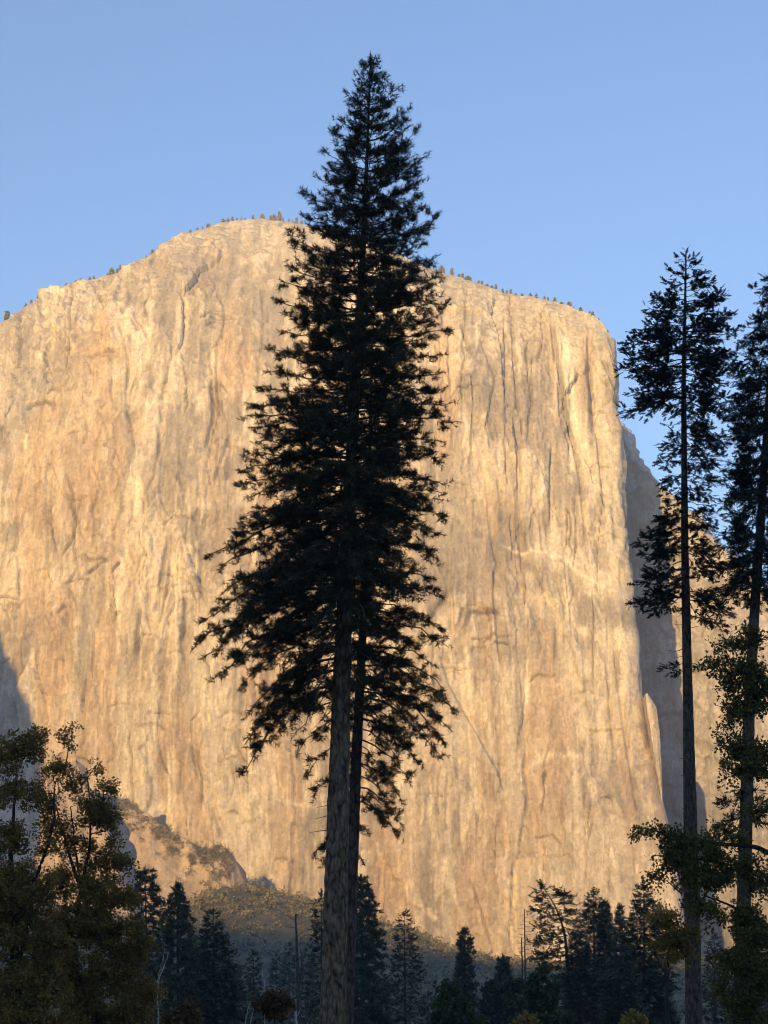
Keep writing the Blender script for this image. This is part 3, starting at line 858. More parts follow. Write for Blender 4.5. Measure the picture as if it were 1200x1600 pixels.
    sg = np.array([0, 0, -1.0]) * (bl[idx] * (.10 + droop_tip) * t * t)[:, None]
    pos = bs[idx] + bd[idx] * (bl[idx] * t)[:, None] + sg + rng.normal(0, .03, (len(idx), 3))
    fwd = bd[idx] + rng.normal(0, .35, (len(idx), 3)) + np.array([0, 0, .15 - droop_tip])
    V, T = scatter(tmpl, pos, fwd, tuft * rng.uniform(.75, 1.2, len(idx)), rng, roll=flat_twigs > .3)
    cr = link('crown', make_mesh('crown', V - origin, tris=T), mat, root)
    return root

def trunk_at(trunk_px, Y, z):
    path = np.array([at(a, b, Y) for a, b in trunk_px])
    return np.array([np.interp(z, path[:, 2], path[:, 0]), Y, z])

def limb_from_tip(trunk_px, Y, px, py, drop, arch, rng, depth=None):
    """limb ending at photograph point; drop = share of its length by which the base lies below (+) or above (-) the tip"""
    dy = rng.uniform(-.25, .25) if depth is None else depth
    tip = at(px, py, Y)
    c = trunk_at(trunk_px, Y, tip[2])
    L = abs(tip[0] - c[0])
    tip = at(px, py, Y + dy * L)
    zmax = at(trunk_px[-1][0], trunk_px[-1][1], Y)[2]
    b = trunk_at(trunk_px, Y, min(tip[2] - drop * L, zmax - .1))
    return (tip, b, arch)

def fill_limbs(trunk_px, Y, env, y0, y1, n, rng, drop_f, arch_f, shrink=0.86, power=1.0, sidebias=0.0):
    """limbs all round, reaching an outline env: rows of (py, left px, right px)"""
    env = np.asarray(env, float); out = []
    for i in range(n):
        py = y0 + (y1 - y0) * ((i + rng.rand()) / n) ** power
        l = np.interp(py, env[:, 0], env[:, 1]); r = np.interp(py, env[:, 0], env[:, 2])
        z = at(600, py, Y)[2]
        c = trunk_at(trunk_px, Y, z)
        xl = at(l, py, Y)[0] - c[0]; xr = at(r, py, Y)[0] - c[0]
        th = (i * 2.39996 + rng.normal(0, .4))
        ext = xr if math.cos(th) > 0 else -xl
        dep = 0.5 * (xr - xl)
        L = math.hypot(ext * math.cos(th), dep * math.sin(th)) * shrink * rng.uniform(.72, 1.05)
        L = max(L, .15)
        tip = c + np.array([math.cos(th) * L, math.sin(th) * L, 0])
        dr = drop_f(py) + rng.normal(0, .07)
        zmax = at(trunk_px[-1][0], trunk_px[-1][1], Y)[2]
        b = trunk_at(trunk_px, Y, min(z - dr * L, zmax - .1))
        out.append((tip, b, arch_f(py)))
    return out

# ---- the tall pine in the middle
rng = np.random.RandomState(11)
YP = 62.0
TP = [(520, 1600), (525, 1400), (530, 1200), (536, 1000), (545, 800), (555, 600), (564, 450), (571, 300), (576, 180), (579, 84)]
left_tips = [(566, 96), (557, 113), (540, 147), (549, 165), (527, 185), (519, 201), (524, 222), (513, 241), (507, 262), (497, 277), (473, 303), (490, 318), (472, 337), (486, 352), (451, 366), (461, 389), (447, 411), (440, 440), (428, 466), (446, 490), (437, 517),
             (424, 545), (415, 583), (408, 607), (388, 630), (382, 650), (393, 668), (400, 690), (387, 713), (380, 735), (372, 757), (386, 780), (382, 807), (372, 825), (366, 840), (326, 867), (345, 885), (355, 907), (362, 935), (318, 969), (338, 985), (301, 1015), (318, 1026), (332, 1062), (374, 1074),
             (385, 1122), (382, 1164), (385, 1202), (402, 1150), (466, 1176), (479, 1206), (489, 1248), (440, 1060), (415, 1095), (345, 930), (352, 1000), (372, 1030), (392, 985), (405, 1045), (425, 1020), (436, 1100), (396, 1180), (410, 1120), (455, 1120), (350, 1050), (460, 1150), (380, 950), (400, 910)]
right_tips = [(591, 99), (605, 119), (625, 135), (616, 152), (640, 171), (634, 190), (651, 206), (640, 226), (667, 243), (655, 262), (665, 278), (648, 292), (659, 305), (668, 325), (680, 342), (673, 359), (664, 380), (683, 401), (692, 433), (687, 457), (700, 475), (682, 495), (705, 515), (693, 553),
              (690, 583), (695, 605), (712, 627), (718, 658), (690, 690), (695, 713), (695, 757), (684, 780), (692, 810), (690, 835), (686, 877)]
def drop_at(py):
    return float(np.interp(py, [80, 250, 500, 750, 950, 1100, 1350], [0.75, 0.42, 0.12, -0.10, -0.30, -0.75, -0.9]))
def arch_at(py):
    return float(np.interp(py, [80, 500, 800, 1000, 1200], [-0.06, -0.02, 0.06, 0.10, 0.12]))
limbs = []
for (x, y) in left_tips + right_tips:
    limbs.append(limb_from_tip(TP, YP, x, y, drop_at(y), arch_at(y), rng))
env = [(80, 575, 584), (150, 545, 622), (240, 520, 655), (300, 492, 658), (340, 482, 670), (410, 458, 680), (470, 442, 690), (580, 424, 692), (650, 395, 703), (760, 385, 688), (840, 378, 684), (900, 372, 676), (960, 365, 668), (1020, 365, 640), (1070, 410, 612), (1150, 460, 590), (1240, 500, 560)]
limbs += fill_limbs(TP, YP, env, 92, 400, 98, rng, drop_at, arch_at, shrink=.92)
limbs += fill_limbs(TP, YP, env, 400, 960, 205, rng, drop_at, arch_at, shrink=.9)
limbs += fill_limbs(TP, YP, env, 960, 1130, 34, rng, drop_at, arch_at, shrink=.8)
dead = []
for (x, y, bx, by) in [(492, 1280, 516, 1270), (483, 1301, 513, 1298), (495, 1262, 517, 1256), (488, 1140, 520, 1100), (485, 1160, 522, 1120), (470, 1110, 524, 1060), (505, 1420, 511, 1412), (546, 1450, 535, 1440)]:
    dead.append((at(x, y, YP - .3), at(bx + 4, by, YP)))
conifer('pine_tree', 'tallest dark pine in the middle, its thick scaly trunk in front of a thinner one', 'pine tree', TP, YP, [38, 35.5, 31, 26.5, 22.5, 18, 14, 9, 4.5, 1.2], limbs, STARS, MAT['pine'], MAT['bark'], rng,
        tuft=0.215, twig_gap=0.33, tuft_gap=0.215, apex=True, sides=56, rows=420, bark_relief=0.035, dead=dead, bl_scale=1.05)

# ---- the thinner pine just behind it
rng = np.random.RandomState(12)
YQ = 65.0
TQ = [(541, 1600), (548, 1400), (556, 1200), (566, 1000), (572, 850), (578, 700), (580, 600), (581, 540)]
tips2 = [(690, 934), (676, 905), (694, 984), (700, 1011), (680, 1040), (690, 1075), (713, 1110), (703, 1139), (692, 1160), (690, 1183), (657, 1195), (668, 1150), (640, 1222), (629, 1252), (627, 1290), (624, 1312), (605, 1285), (575, 1302), (566, 1345), (612, 1255), (650, 1100), (640, 1000), (660, 960), (680, 860), (690, 770), (640, 1170), (655, 1060)]
limbs = [limb_from_tip(TQ, YQ, x, y, drop_at(y - 90), arch_at(y), rng) for x, y in tips2]
env2 = [(540, 575, 590), (650, 520, 640), (800, 510, 665), (950, 520, 668), (1060, 535, 675), (1150, 545, 660), (1230, 550, 620), (1300, 552, 600)]
limbs += fill_limbs(TQ, YQ, env2, 560, 1240, 120, rng, lambda p: drop_at(p - 90), arch_at, shrink=.9)
tips3 = [(499, 1325), (489, 1335), (503, 1350), (520, 1300)]
limbs += [limb_from_tip(TQ, YQ, x, y, -.5, .1, rng) for x, y in tips3]
conifer('pine_tree', 'thinner pine close behind the tallest pine, boughs hanging to the right', 'pine tree', TQ, YQ, [21, 20, 18, 15, 12, 8, 5, 2], limbs, STARS, MAT['pine'], MAT['bark_dark'], rng,
        tuft=0.215, twig_gap=0.33, tuft_gap=0.215, sides=32, rows=220, bark_relief=0.02)

# ---- the fir right of the cliff
rng = np.random.RandomState(13)
YF = 80.0
TF = [(1084, 1600), (1082, 1450), (1077, 1200), (1073, 1000), (1070, 850), (1069, 700), (1068, 600), (1070, 500), (1072, 392)]
fl_tips = [(1060, 405), (1047, 419), (1041, 438), (1050, 450), (1021, 465), (1012, 479), (1030, 492), (1018, 508), (998, 520), (983, 535), (1000, 548), (977, 554), (971, 578), (1000, 575), (1010, 593), (986, 614), (973, 638), (1004, 628), (1052, 636), (1037, 694), (1033, 721), (1042, 708), (1033, 756), (1040, 775), (1031, 810), (1045, 815), (1004, 845), (1008, 865), (1030, 840), (998, 911), (990, 942), (1021, 942), (1016, 905), (1036, 925), (1040, 1045), (1052, 1052)]
fr_tips = [(1082, 402), (1089, 413), (1098, 428), (1110, 438), (1132, 457), (1120, 470), (1141, 492), (1128, 505), (1151, 516), (1153, 547), (1140, 560), (1155, 574), (1122, 597), (1134, 620), (1134, 647), (1112, 640), (1107, 669), (1128, 692), (1126, 713), (1110, 728), (1116, 754), (1105, 775), (1120, 806), (1112, 820), (1126, 880), (1118, 868), (1141, 957), (1125, 945), (1135, 975), (1100, 1040)]
def fdrop(py): return float(np.interp(py, [390, 470, 600, 700, 1000], [0.5, 0.15, -0.2, -0.35, -0.25]))
limbs = [limb_from_tip(TF, YF, x, y, fdrop(y), .05, rng) for x, y in fl_tips + fr_tips]
envf = [(390, 1070, 1074), (415, 1058, 1084), (440, 1046, 1100), (470, 1030, 1116), (520, 1014, 1135), (570, 1000, 1138), (620, 1012, 1122), (660, 1040, 1120), (710, 1045, 1120)]
limbs += fill_limbs(TF, YF, envf, 410, 700, 62, rng, fdrop, lambda p: .05, shrink=.88)
limbs += fill_limbs(TF, YF, [(680, 1040, 1118), (720, 1035, 1124), (760, 1036, 1114), (800, 1033, 1120), (830, 1012, 1104), (870, 1010, 1124), (910, 1002, 1120), (945, 994, 1138), (962, 1030, 1132)], 690, 958, 34, rng, fdrop, lambda p: .05, shrink=.92)
dead = [(at(x, y, YF), at(bx, by, YF)) for x, y, bx, by in [(1041, 1015, 1066, 1014), (1053, 975, 1066, 976), (1095, 978, 1080, 980), (1052, 1027, 1066, 1026), (1062, 1185, 1070, 1186), (1063, 1212, 1070, 1211), (1062, 1262, 1072, 1263), (1063, 1161, 1070, 1160), (1059, 650, 1066, 652)]]
conifer('fir_tree', 'tall narrow fir with a bare lower trunk, right of the cliff edge', 'fir tree', TF, YF, [25, 24, 20, 16, 13.5, 11, 9, 6, 2], limbs, SPRAYS, MAT['fir'], MAT['bark_dark'], rng,
        tuft=0.36, twig_gap=0.22, tuft_gap=0.17, bl_scale=1.0, twigs=4, sides=24, rows=200, bark_relief=0.015, dead=dead, flat_twigs=0.16, droop_tip=0.2)

# ---- the fir at the right edge of the picture
rng = np.random.RandomState(14)
YE = 74.0
TE = [(1158, 1600), (1160, 1500), (1165, 1300), (1171, 1100), (1180, 940), (1190, 800), (1198, 660), (1204, 540), (1207, 418)]
et = [(1196, 432), (1182, 452), (1190, 470), (1178, 500), (1172, 512), (1186, 525), (1159, 535), (1168, 560), (1141, 589), (1160, 600), (1150, 625), (1126, 643), (1145, 655), (1130, 678), (1158, 690), (1140, 730), (1124, 752), (1134, 783), (1150, 765), (1140, 805), (1124, 837), (1135, 850), (1115, 892), (1140, 880), (1130, 930), (1118, 925), (1150, 905), (1150, 1235), (1130, 1255), (1140, 1275), (1122, 1290), (1150, 1210)]
limbs = [limb_from_tip(TE, YE, x, y, fdrop(y + 60), .05, rng) for x, y in et]
limbs += [limb_from_tip(TE, YE, 2 * np.interp(y, [p[1] for p in TE[::-1]], [p[0] for p in TE[::-1]]) - x, y, fdrop(y + 60), .05, rng) for x, y in et]
enve = [(418, 1203, 1212), (520, 1180, 1232), (620, 1148, 1255), (760, 1140, 1250), (900, 1135, 1235), (960, 1150, 1220)]
limbs += fill_limbs(TE, YE, enve, 428, 950, 110, rng, lambda p: fdrop(p + 60), lambda p: .05, shrink=.9)
conifer('fir_tree', 'fir cut off by the right picture edge, its leaning trunk behind oak leaves', 'fir tree', TE, YE, [24, 22, 20, 18, 16, 14, 10, 6, 2], limbs, SPRAYS + STARS[:3], MAT['fir'], MAT['bark_dark'], rng,
        tuft=0.36, twig_gap=0.25, tuft_gap=0.18, bl_scale=1.0, twigs=4, sides=24, rows=200, bark_relief=0.015, flat_twigs=0.16, droop_tip=0.12)

# ---- conifers standing farther back across the meadow: one row for each tree
def mid_conifer(name, label, trunk_px, Y, env, n, style, seed, width=8, explicit=(), group=None, drop=-0.12, dense=1.0, mat='conifer', shrink=.95):
    rng = np.random.RandomState(seed)
    m_px = Y / FPX
    y_top = trunk_px[-1][1]
    lf = lambda p: drop + .45 * float(np.clip(1 - (p - y_top) / 40.0, 0, 1))
    limbs = fill_limbs(trunk_px, Y, env, y_top + 3, env[-1][0], int(n * 1.9), rng, lf, lambda p: .04, shrink=shrink)
    for x, y in explicit:
        limbs.append(limb_from_tip(trunk_px, Y, x, y, lf(y), .04, rng))
    tm = STARS_FAR if style == 'pine' else SPRAYS_FAR
    sz = Y / 250.0
    w = [width] + [width * (1 - .9 * i / (len(trunk_px) - 1)) for i in range(1, len(trunk_px))]
    return conifer(name, label, 'pine tree' if style == 'pine' else 'conifer', trunk_px, Y, w, limbs, tm, MAT[mat], MAT['bark_dark'], rng, group=group,
                   tuft=(0.56 if style == 'pine' else 0.92) * sz ** .5, twig_gap=0.50 / dense, tuft_gap=0.44, bl_scale=1.3, sides=8, rows=30, flat_twigs=.35 if style == 'pine' else .15, droop_tip=0 if style == 'pine' else .1, twigs=2)

mid_conifer('pine_tree', 'round-topped pine between the left oaks and the dark spire conifer', [(234, 1640), (230, 1500), (228, 1430), (226, 1356)], 190, [(1350, 214, 240), (1370, 208, 252), (1385, 214, 248), (1400, 198, 262), (1425, 196, 268), (1450, 212, 256), (1500, 205, 262), (1640, 200, 270)], 60, 'pine', 21, 6)
mid_conifer('conifer_tree', 'dark spire conifer standing right of the round-topped pine', [(280, 1640), (278, 1500), (277, 1378)], 215, [(1378, 274, 281), (1400, 262, 292), (1412, 254, 296), (1440, 246, 306), (1500, 240, 318), (1640, 228, 335)], 85, 'pine', 22, 6, dense=1.1)
mid_conifer('conifer_tree', 'broad dark cone-shaped conifer left of the bare snag', [(338, 1640), (334, 1500), (333, 1424)], 225, [(1424, 330, 337), (1445, 320, 346), (1470, 310, 358), (1520, 296, 384), (1560, 288, 400), (1640, 280, 420)], 95, 'fir', 23, 6, dense=1.2)
mid_conifer('conifer_tree', 'small conifer tip at the right foot of the broad dark conifer', [(398, 1640), (397, 1560), (396, 1486)], 300, [(1486, 394, 398), (1510, 388, 404), (1560, 378, 412), (1640, 372, 416)], 45, 'fir', 24, 4)
mid_conifer('conifer_tree', 'hazy conifer tip just left of the bare snag', [(434, 1640), (433, 1560), (432, 1494)], 480, [(1494, 431, 433), (1520, 424, 441), (1560, 418, 447), (1640, 412, 452)], 42, 'fir', 25, 3)
mid_conifer('conifer_tree', 'hazy conifer right behind the bare snag', [(453, 1640), (452, 1560), (452, 1476)], 450, [(1476, 451, 453), (1500, 444, 459), (1560, 438, 466), (1640, 432, 470)], 46, 'fir', 26, 3)
mid_conifer('conifer_tree', 'hazy conifer between the bare snag and the thick pine trunk', [(478, 1640), (478, 1560), (478, 1486)], 460, [(1486, 477, 479), (1510, 470, 486), (1560, 464, 492), (1640, 458, 498)], 46, 'fir', 27, 3)
mid_conifer('conifer_tree', 'thin conifer half hidden by the left side of the thick pine trunk', [(504, 1640), (503, 1500), (502, 1398)], 260, [(1398, 499, 505), (1430, 490, 514), (1480, 486, 520), (1560, 476, 528), (1640, 470, 532)], 62, 'fir', 28, 5)
mid_conifer('pine_tree', 'hazy pine right behind the two central trunks', [(566, 1640), (566, 1500), (564, 1366)], 230, [(1366, 558, 570), (1385, 552, 582), (1410, 546, 592), (1440, 544, 602), (1500, 540, 612), (1560, 535, 616), (1640, 530, 620)], 92, 'pine', 29, 7)
mid_conifer('fir_tree', 'slender tiered fir alone right of the central trunks', [(634, 1640), (633, 1540), (632, 1426)], 260, [(1426, 630, 634), (1450, 624, 641), (1470, 620, 648), (1500, 614, 656), (1525, 612, 662), (1560, 614, 658), (1640, 610, 656)], 58, 'fir', 30, 4, dense=.9)
mid_conifer('pine_tree', 'ragged pine above the bright green sapling', [(728, 1640), (727, 1540), (725, 1448)], 260, [(1448, 722, 729), (1465, 713, 738), (1480, 711, 743), (1500, 714, 740), (1520, 708, 748), (1560, 704, 750), (1640, 702, 752)], 58, 'pine', 31, 5)
mid_conifer('pine_tree', 'small round pine left of the twin dead spars', [(790, 1640), (788, 1560), (786, 1492)], 270, [(1490, 778, 795), (1503, 774, 799), (1520, 772, 800), (1560, 758, 806), (1640, 752, 812)], 45, 'pine', 32, 4)
mid_conifer('conifer_tree', 'dark green tree with a double top right of the layered pine', [(930, 1640), (929, 1520), (927, 1395)], 235, [(1395, 924, 930), (1412, 916, 940), (1440, 906, 952), (1480, 896, 962), (1640, 884, 985)], 95, 'fir', 34, 6, dense=1.2)
mid_conifer('pine_tree', 'slim pine between two darker conifers at the right', [(952, 1640), (950, 1520), (944, 1406)], 245, [(1406, 940, 948), (1425, 932, 954), (1450, 934, 962), (1500, 925, 975), (1640, 920, 985)], 60, 'pine', 35, 5)
mid_conifer('pine_tree', 'short pine in the gap left of the dense right conifer', [(972, 1640), (970, 1520), (968, 1412)], 255, [(1412, 965, 972), (1432, 960, 978), (1460, 952, 984), (1520, 945, 992), (1640, 940, 1000)], 60, 'pine', 36, 5)
mid_conifer('conifer_tree', 'dense dark conifer just left of the tall fir trunk', [(1008, 1640), (1007, 1520), (1006, 1381)], 220, [(1381, 1003, 1010), (1405, 994, 1022), (1430, 985, 1032), (1480, 972, 1045), (1540, 962, 1060), (1640, 950, 1075)], 110, 'fir', 37, 7, dense=1.3)
mid_conifer('conifer_tree', 'hazy conifer behind the gap between the two right trunks', [(1118, 1640), (1117, 1560), (1116, 1462)], 330, [(1462, 1114, 1118), (1490, 1104, 1128), (1540, 1096, 1138), (1640, 1088, 1148)], 55, 'fir', 38, 5)
mid_conifer('conifer_tree', 'broad conifer low behind the right edge oak leaves', [(1185, 1640), (1185, 1560), (1184, 1440)], 260, [(1440, 1180, 1188), (1480, 1160, 1208), (1540, 1145, 1222), (1640, 1130, 1235)], 70, 'fir', 39, 6)
mid_conifer('conifer_tree', 'dark conifer low down between layered pine and dense conifer', [(905, 1640), (905, 1580), (905, 1470)], 205, [(1470, 902, 908), (1500, 888, 922), (1550, 878, 940), (1640, 868, 950)], 70, 'fir', 40, 6, dense=1.2)
mid_conifer('conifer_tree', 'dark conifer low down below the short gap pine', [(972, 1640), (972, 1580), (972, 1478)], 200, [(1478, 968, 975), (1510, 952, 990), (1560, 940, 1005), (1640, 930, 1015)], 75, 'fir', 41, 6, dense=1.2)
mid_conifer('conifer_tree', 'low bushy conifer at the foot of the slender tiered fir', [(598, 1640), (597, 1590), (596, 1520)], 300, [(1520, 593, 599), (1550, 582, 612), (1640, 570, 625)], 45, 'fir', 42, 4)
mid_conifer('conifer_tree', 'young hazy conifer between tiered fir and green sapling', [(668, 1640), (668, 1600), (668, 1552)], 320, [(1552, 666, 670), (1580, 656, 680), (1640, 650, 686)], 36, 'fir', 43, 3)

# the pine with long level boughs, mostly to the left
lay_l = [(838, 1390), (846, 1384), (836, 1402), (842, 1410), (832, 1424), (846, 1434), (840, 1446), (852, 1455), (828, 1470), (838, 1472), (826, 1500), (836, 1492), (848, 1506), (855, 1528), (850, 1548)]
lay_r = [(872, 1392), (880, 1396), (892, 1400), (898, 1412), (903, 1424), (906, 1438), (905, 1455), (912, 1470), (915, 1500), (912, 1530)]
mid_conifer('pine_tree', 'bent pine with long level layered boughs, right of the dead spars', [(887, 1640), (887, 1540), (886, 1490), (882, 1455), (868, 1415), (847, 1384)], 205,
            [(1384, 842, 852), (1400, 842, 884), (1440, 850, 896), (1500, 862, 902), (1560, 868, 902)], 22, 'fir', 33, 9, explicit=lay_l + lay_r, drop=-0.12, dense=1.5)

# ---- standing dead trees
def snag(name, label, Y, trunks, twigs, mat, seed, group=None, cat='dead tree'):
    rng = np.random.RandomState(seed)
    p0 = at(trunks[0][0][0][0], trunks[0][0][0][1], Y)
    origin = np.array([p0[0], Y, 0.0])
    root = thing(name, label, cat, origin, group)
    for pts, w in trunks:
        path = np.array([at(a, b, Y) for a, b in pts])
        if pts[0][1] >= 1600: path = np.vstack([[path[0][0], Y, -.3], path])
        rows = 24
        P = resample(path, rows) + np.concatenate([np.zeros((1, 3)), rng.normal(0, .03, (rows - 1, 3))]) * [1, 1, 0]
        R = np.linspace(w[0], w[1], rows) / 2 * Y / FPX
        V, Q = tubes(P[None], R[None], 8)
        link('trunk', make_mesh('trunk', V - origin, quads=Q, smooth_shade=True), mat, root)
    for (bx, by, tx, ty) in twigs:
        acc = Acc()
        b = at(bx, by, Y); t = at(tx, ty, Y + rng.uniform(-.6, .6)); L = np.linalg.norm(t - b)
        c = bezier(b, b + (t - b) * .35 + rng.normal(0, .06 * L, 3), b + (t - b) * .7 + rng.normal(0, .06 * L, 3), t, 6)
        V, Q = tubes(c[None], np.linspace(.02 + .012 * L, .012, 6)[None], 4); acc.add(V, Q=Q)
        for k in range(3):
            u = rng.uniform(.35, .9); i = int(u * 5); s0 = c[i]
            e = s0 + (t - b) * rng.uniform(.2, .4) + rng.normal(0, .2 * L, 3)
            V, Q = tubes(np.stack([s0, .5 * (s0 + e) + rng.normal(0, .04 * L, 3), e])[None], np.array([[.014, .011, .008]]) * (1 + L * .2), 3); acc.add(V, Q=Q)
        link('limb', acc.mesh('limb', origin), mat, root)
    return root

snag('dead_tree', 'bare brown snag with a forked top left of the central trunks', 230, [([(468, 1640), (466, 1540), (464, 1480), (462, 1428)], (9, 2.5)), ([(466, 1545), (472, 1510), (470, 1482)], (4, 1.5))],
     [(463, 1450, 446, 1447), (463, 1445, 478, 1438), (462, 1440, 452, 1430), (464, 1465, 476, 1455), (465, 1500, 482, 1492), (466, 1520, 480, 1522), (463, 1432, 468, 1422), (465, 1490, 452, 1484)], MAT['bark_dark'], 51)
rngs = np.random.RandomState(52)
tw = []
for k in range(30):
    y = 1424 + k * 3.6; w_ = 4 + (y - 1418) * .17
    sd = -1 if k % 2 else 1
    tw.append((820, y + 2, 820 + sd * w_ * rngs.uniform(.6, 1.2), y + rngs.uniform(-1, 5)))
snag('dead_tree', 'twin dead spars with fine bare twigs in front of the cliff foot', 265, [([(822, 1640), (821, 1540), (820, 1480), (819, 1420)], (4.5, 1.2)), ([(822, 1640), (816, 1520), (815, 1465)], (4.2, 1.6))], tw, MAT['bark_dark'], 52)
snag('bare_sapling', 'pale bare forked sapling at the edge of the left oaks', 100, [([(247, 1640), (247, 1580), (245, 1545), (252, 1520), (263, 1487)], (3.4, 1.0)), ([(245, 1548), (250, 1515), (258, 1483)], (2.2, .8)), ([(245, 1548), (236, 1530), (230, 1520)], (1.8, .7))],
     [(252, 1520, 258, 1505), (246, 1570, 262, 1552)], MAT['pale_wood'], 53, cat='sapling')
snag('bare_sapling', 'pale bare leaning stems beside the rust-coloured bush', 105, [([(386, 1640), (392, 1590), (402, 1562), (412, 1552), (414, 1530)], (2.6, .9)), ([(378, 1640), (384, 1592), (390, 1566)], (2.6, 1.0)), ([(413, 1640), (413, 1580), (414, 1550), (410, 1515)], (2.0, .8))], [], MAT['pale_wood'], 54, cat='sapling')
snag('dead_tree', 'short white broken stem at the foot of the brown snag', 140, [([(465, 1640), (463, 1590), (460, 1556)], (4.2, 3.0))], [(462, 1570, 456, 1560), (463, 1590, 470, 1575)], MAT['pale_wood'], 55)

# ================================================================== BROADLEAF TREES
def oak(name, label, cat, Y, trunks, blobs, mat, bark, seed, leaf=0.225, tmpl=None, density=1.0, group=None):
    """trunks: (photo points, widths) ; blobs: (px, py, rx, ry, density) clouds of twigs and leaves"""
    rng = np.random.RandomState(seed)
    tmpl = tmpl or LEAVES
    p0 = at(trunks[0][0][0][0], trunks[0][0][0][1], Y)
    origin = np.array([p0[0], Y, 0.0])
    root = thing(name, label, cat, origin, group)
    nodes = []
    for pts, w in trunks:
        path = np.array([at(a, b, Y + rng.uniform(-.4, .4) * (i > 0)) for i, (a, b) in enumerate(pts)])
        if pts[0][1] >= 1600: path = np.vstack([[path[0][0], Y, -.3], path])
        rows = 40
        P = resample(path, rows); P[1:] += np.cumsum(rng.normal(0, .012, (rows - 1, 3)), 0) * [1, 1, 0]
        R = np.interp(np.linspace(0, 1, rows), np.linspace(0, 1, len(w)), w) / 2 * Y / FPX
        V, Q = tubes(P[None], R[None], 10)
        link('trunk', make_mesh('trunk', V - origin, quads=Q, smooth_shade=True), bark, root)
        nodes.append(P)
    nodes = np.concatenate(nodes)
    nodes = nodes[nodes[:, 2] > 1.5]
    acc = Acc(); ppm = FPX / Y
    pos, fwd = [], []
    blobs = sorted(blobs, key=lambda b: -b[1])
    for bx, by, rx, ry, dn in blobs:
        c = at(bx, by, Y); R3 = np.array([rx, 1.0 * max(rx, ry) * .9, ry]) / ppm
        def reach(target, r0, n, wob):
            nonlocal nodes
            d = np.linalg.norm(nodes - target, axis=1) + 1.2 * np.maximum(0, nodes[:, 2] - target[2])
            b = nodes[np.argmin(d)]; L = np.linalg.norm(target - b)
            cc = bezier(b, b + (target - b) * .3 + rng.normal(0, wob * L, 3) + [0, 0, .08 * L], b + (target - b) * .68 + rng.normal(0, wob * L, 3), target, n)
            V, Q = tubes(cc[None], np.linspace(r0 + .008 * L, r0 * .45, n)[None], 4); acc.add(V, Q=Q)
            return cc
        cc = reach(c, .022, 10, .10); nodes = np.vstack([nodes, cc[2:]])
        new = []
        for k in range(int(7 + 5 * dn)):
            u = unit(rng.normal(size=3)) * rng.uniform(.35, .85)
            cc = reach(c + u * R3, .010, 7, .10); new.append(cc[2:])
        local = np.concatenate(new); nodes = np.vstack([nodes, local])
        m = int(dn * density * rx * ry / ppm ** 2 * 225)
        # twig ends gather in small sprays, so gaps stay open between them
        hubs = c + unit(rng.normal(size=(max(6, m // 14), 3))) * (rng.uniform(.25, 1.05, (max(6, m // 14), 1))) * R3
        h = hubs[rng.randint(len(hubs), size=m)]
        e = h + rng.normal(0, .16 + .10 * min(R3), (m, 3)) * [1, 1, .7]
        dd = np.linalg.norm(e[:, None] - local[None], axis=2); b = local[np.argmin(dd, 1)]
        mid = .5 * (b + e) + rng.normal(0, .05, (m, 3))
        V, Q = tubes(np.stack([b, mid, e], 1), np.tile([.009, .006, .004], (m, 1)), 3); acc.add(V, Q=Q)
        for f in (1.0, .8, .6):
            q = np.where(f > .75, mid + (e - mid) * (f - .5) * 2, mid + (e - mid) * .2)
            pos.append(q + rng.normal(0, .04, (m, 3))); fwd.append(unit(e - b))
    tag(link('limbs', acc.mesh('limbs', origin), bark, root), kind='stuff')
    pos = np.concatenate(pos); fwd = np.concatenate(fwd)
    V, T = scatter(tmpl, pos, fwd, leaf * rng.uniform(.7, 1.25, len(pos)), rng)
    link('crown', make_mesh('crown', V - origin, tris=T), mat, root)
    return root

oak('oak_tree', 'dark olive oak at the left picture edge with a thick forked trunk', 'oak tree', 70,
    [([(30, 1640), (29, 1560), (28, 1500), (26, 1420), (20, 1340), (24, 1270), (30, 1200)], (20, 18, 16, 12, 8, 5, 2)), ([(28, 1500), (44, 1465), (50, 1430)], (9, 6, 3)), ([(27, 1430), (52, 1375), (72, 1330), (84, 1285), (86, 1230)], (8, 6, 5, 4, 2)), ([(28, 1490), (8, 1470), (-10, 1450)], (8, 5, 3))],
    [(16, 1165, 40, 34, .55), (60, 1170, 38, 32, .5), (10, 1235, 40, 40, .5), (62, 1240, 42, 42, .32), (12, 1310, 44, 40, .6), (72, 1325, 30, 30, .25), (15, 1385, 50, 42, 1.0), (55, 1400, 36, 34, .8), (18, 1450, 48, 36, 1.2), (65, 1470, 44, 36, 1.1), (20, 1515, 48, 36, .9), (70, 1540, 44, 40, 1.2), (25, 1590, 55, 40, 1.3), (80, 1610, 50, 40, 1.2), (-20, 1420, 40, 60, 1)], MAT['oak'], MAT['oak_bark'], 61)
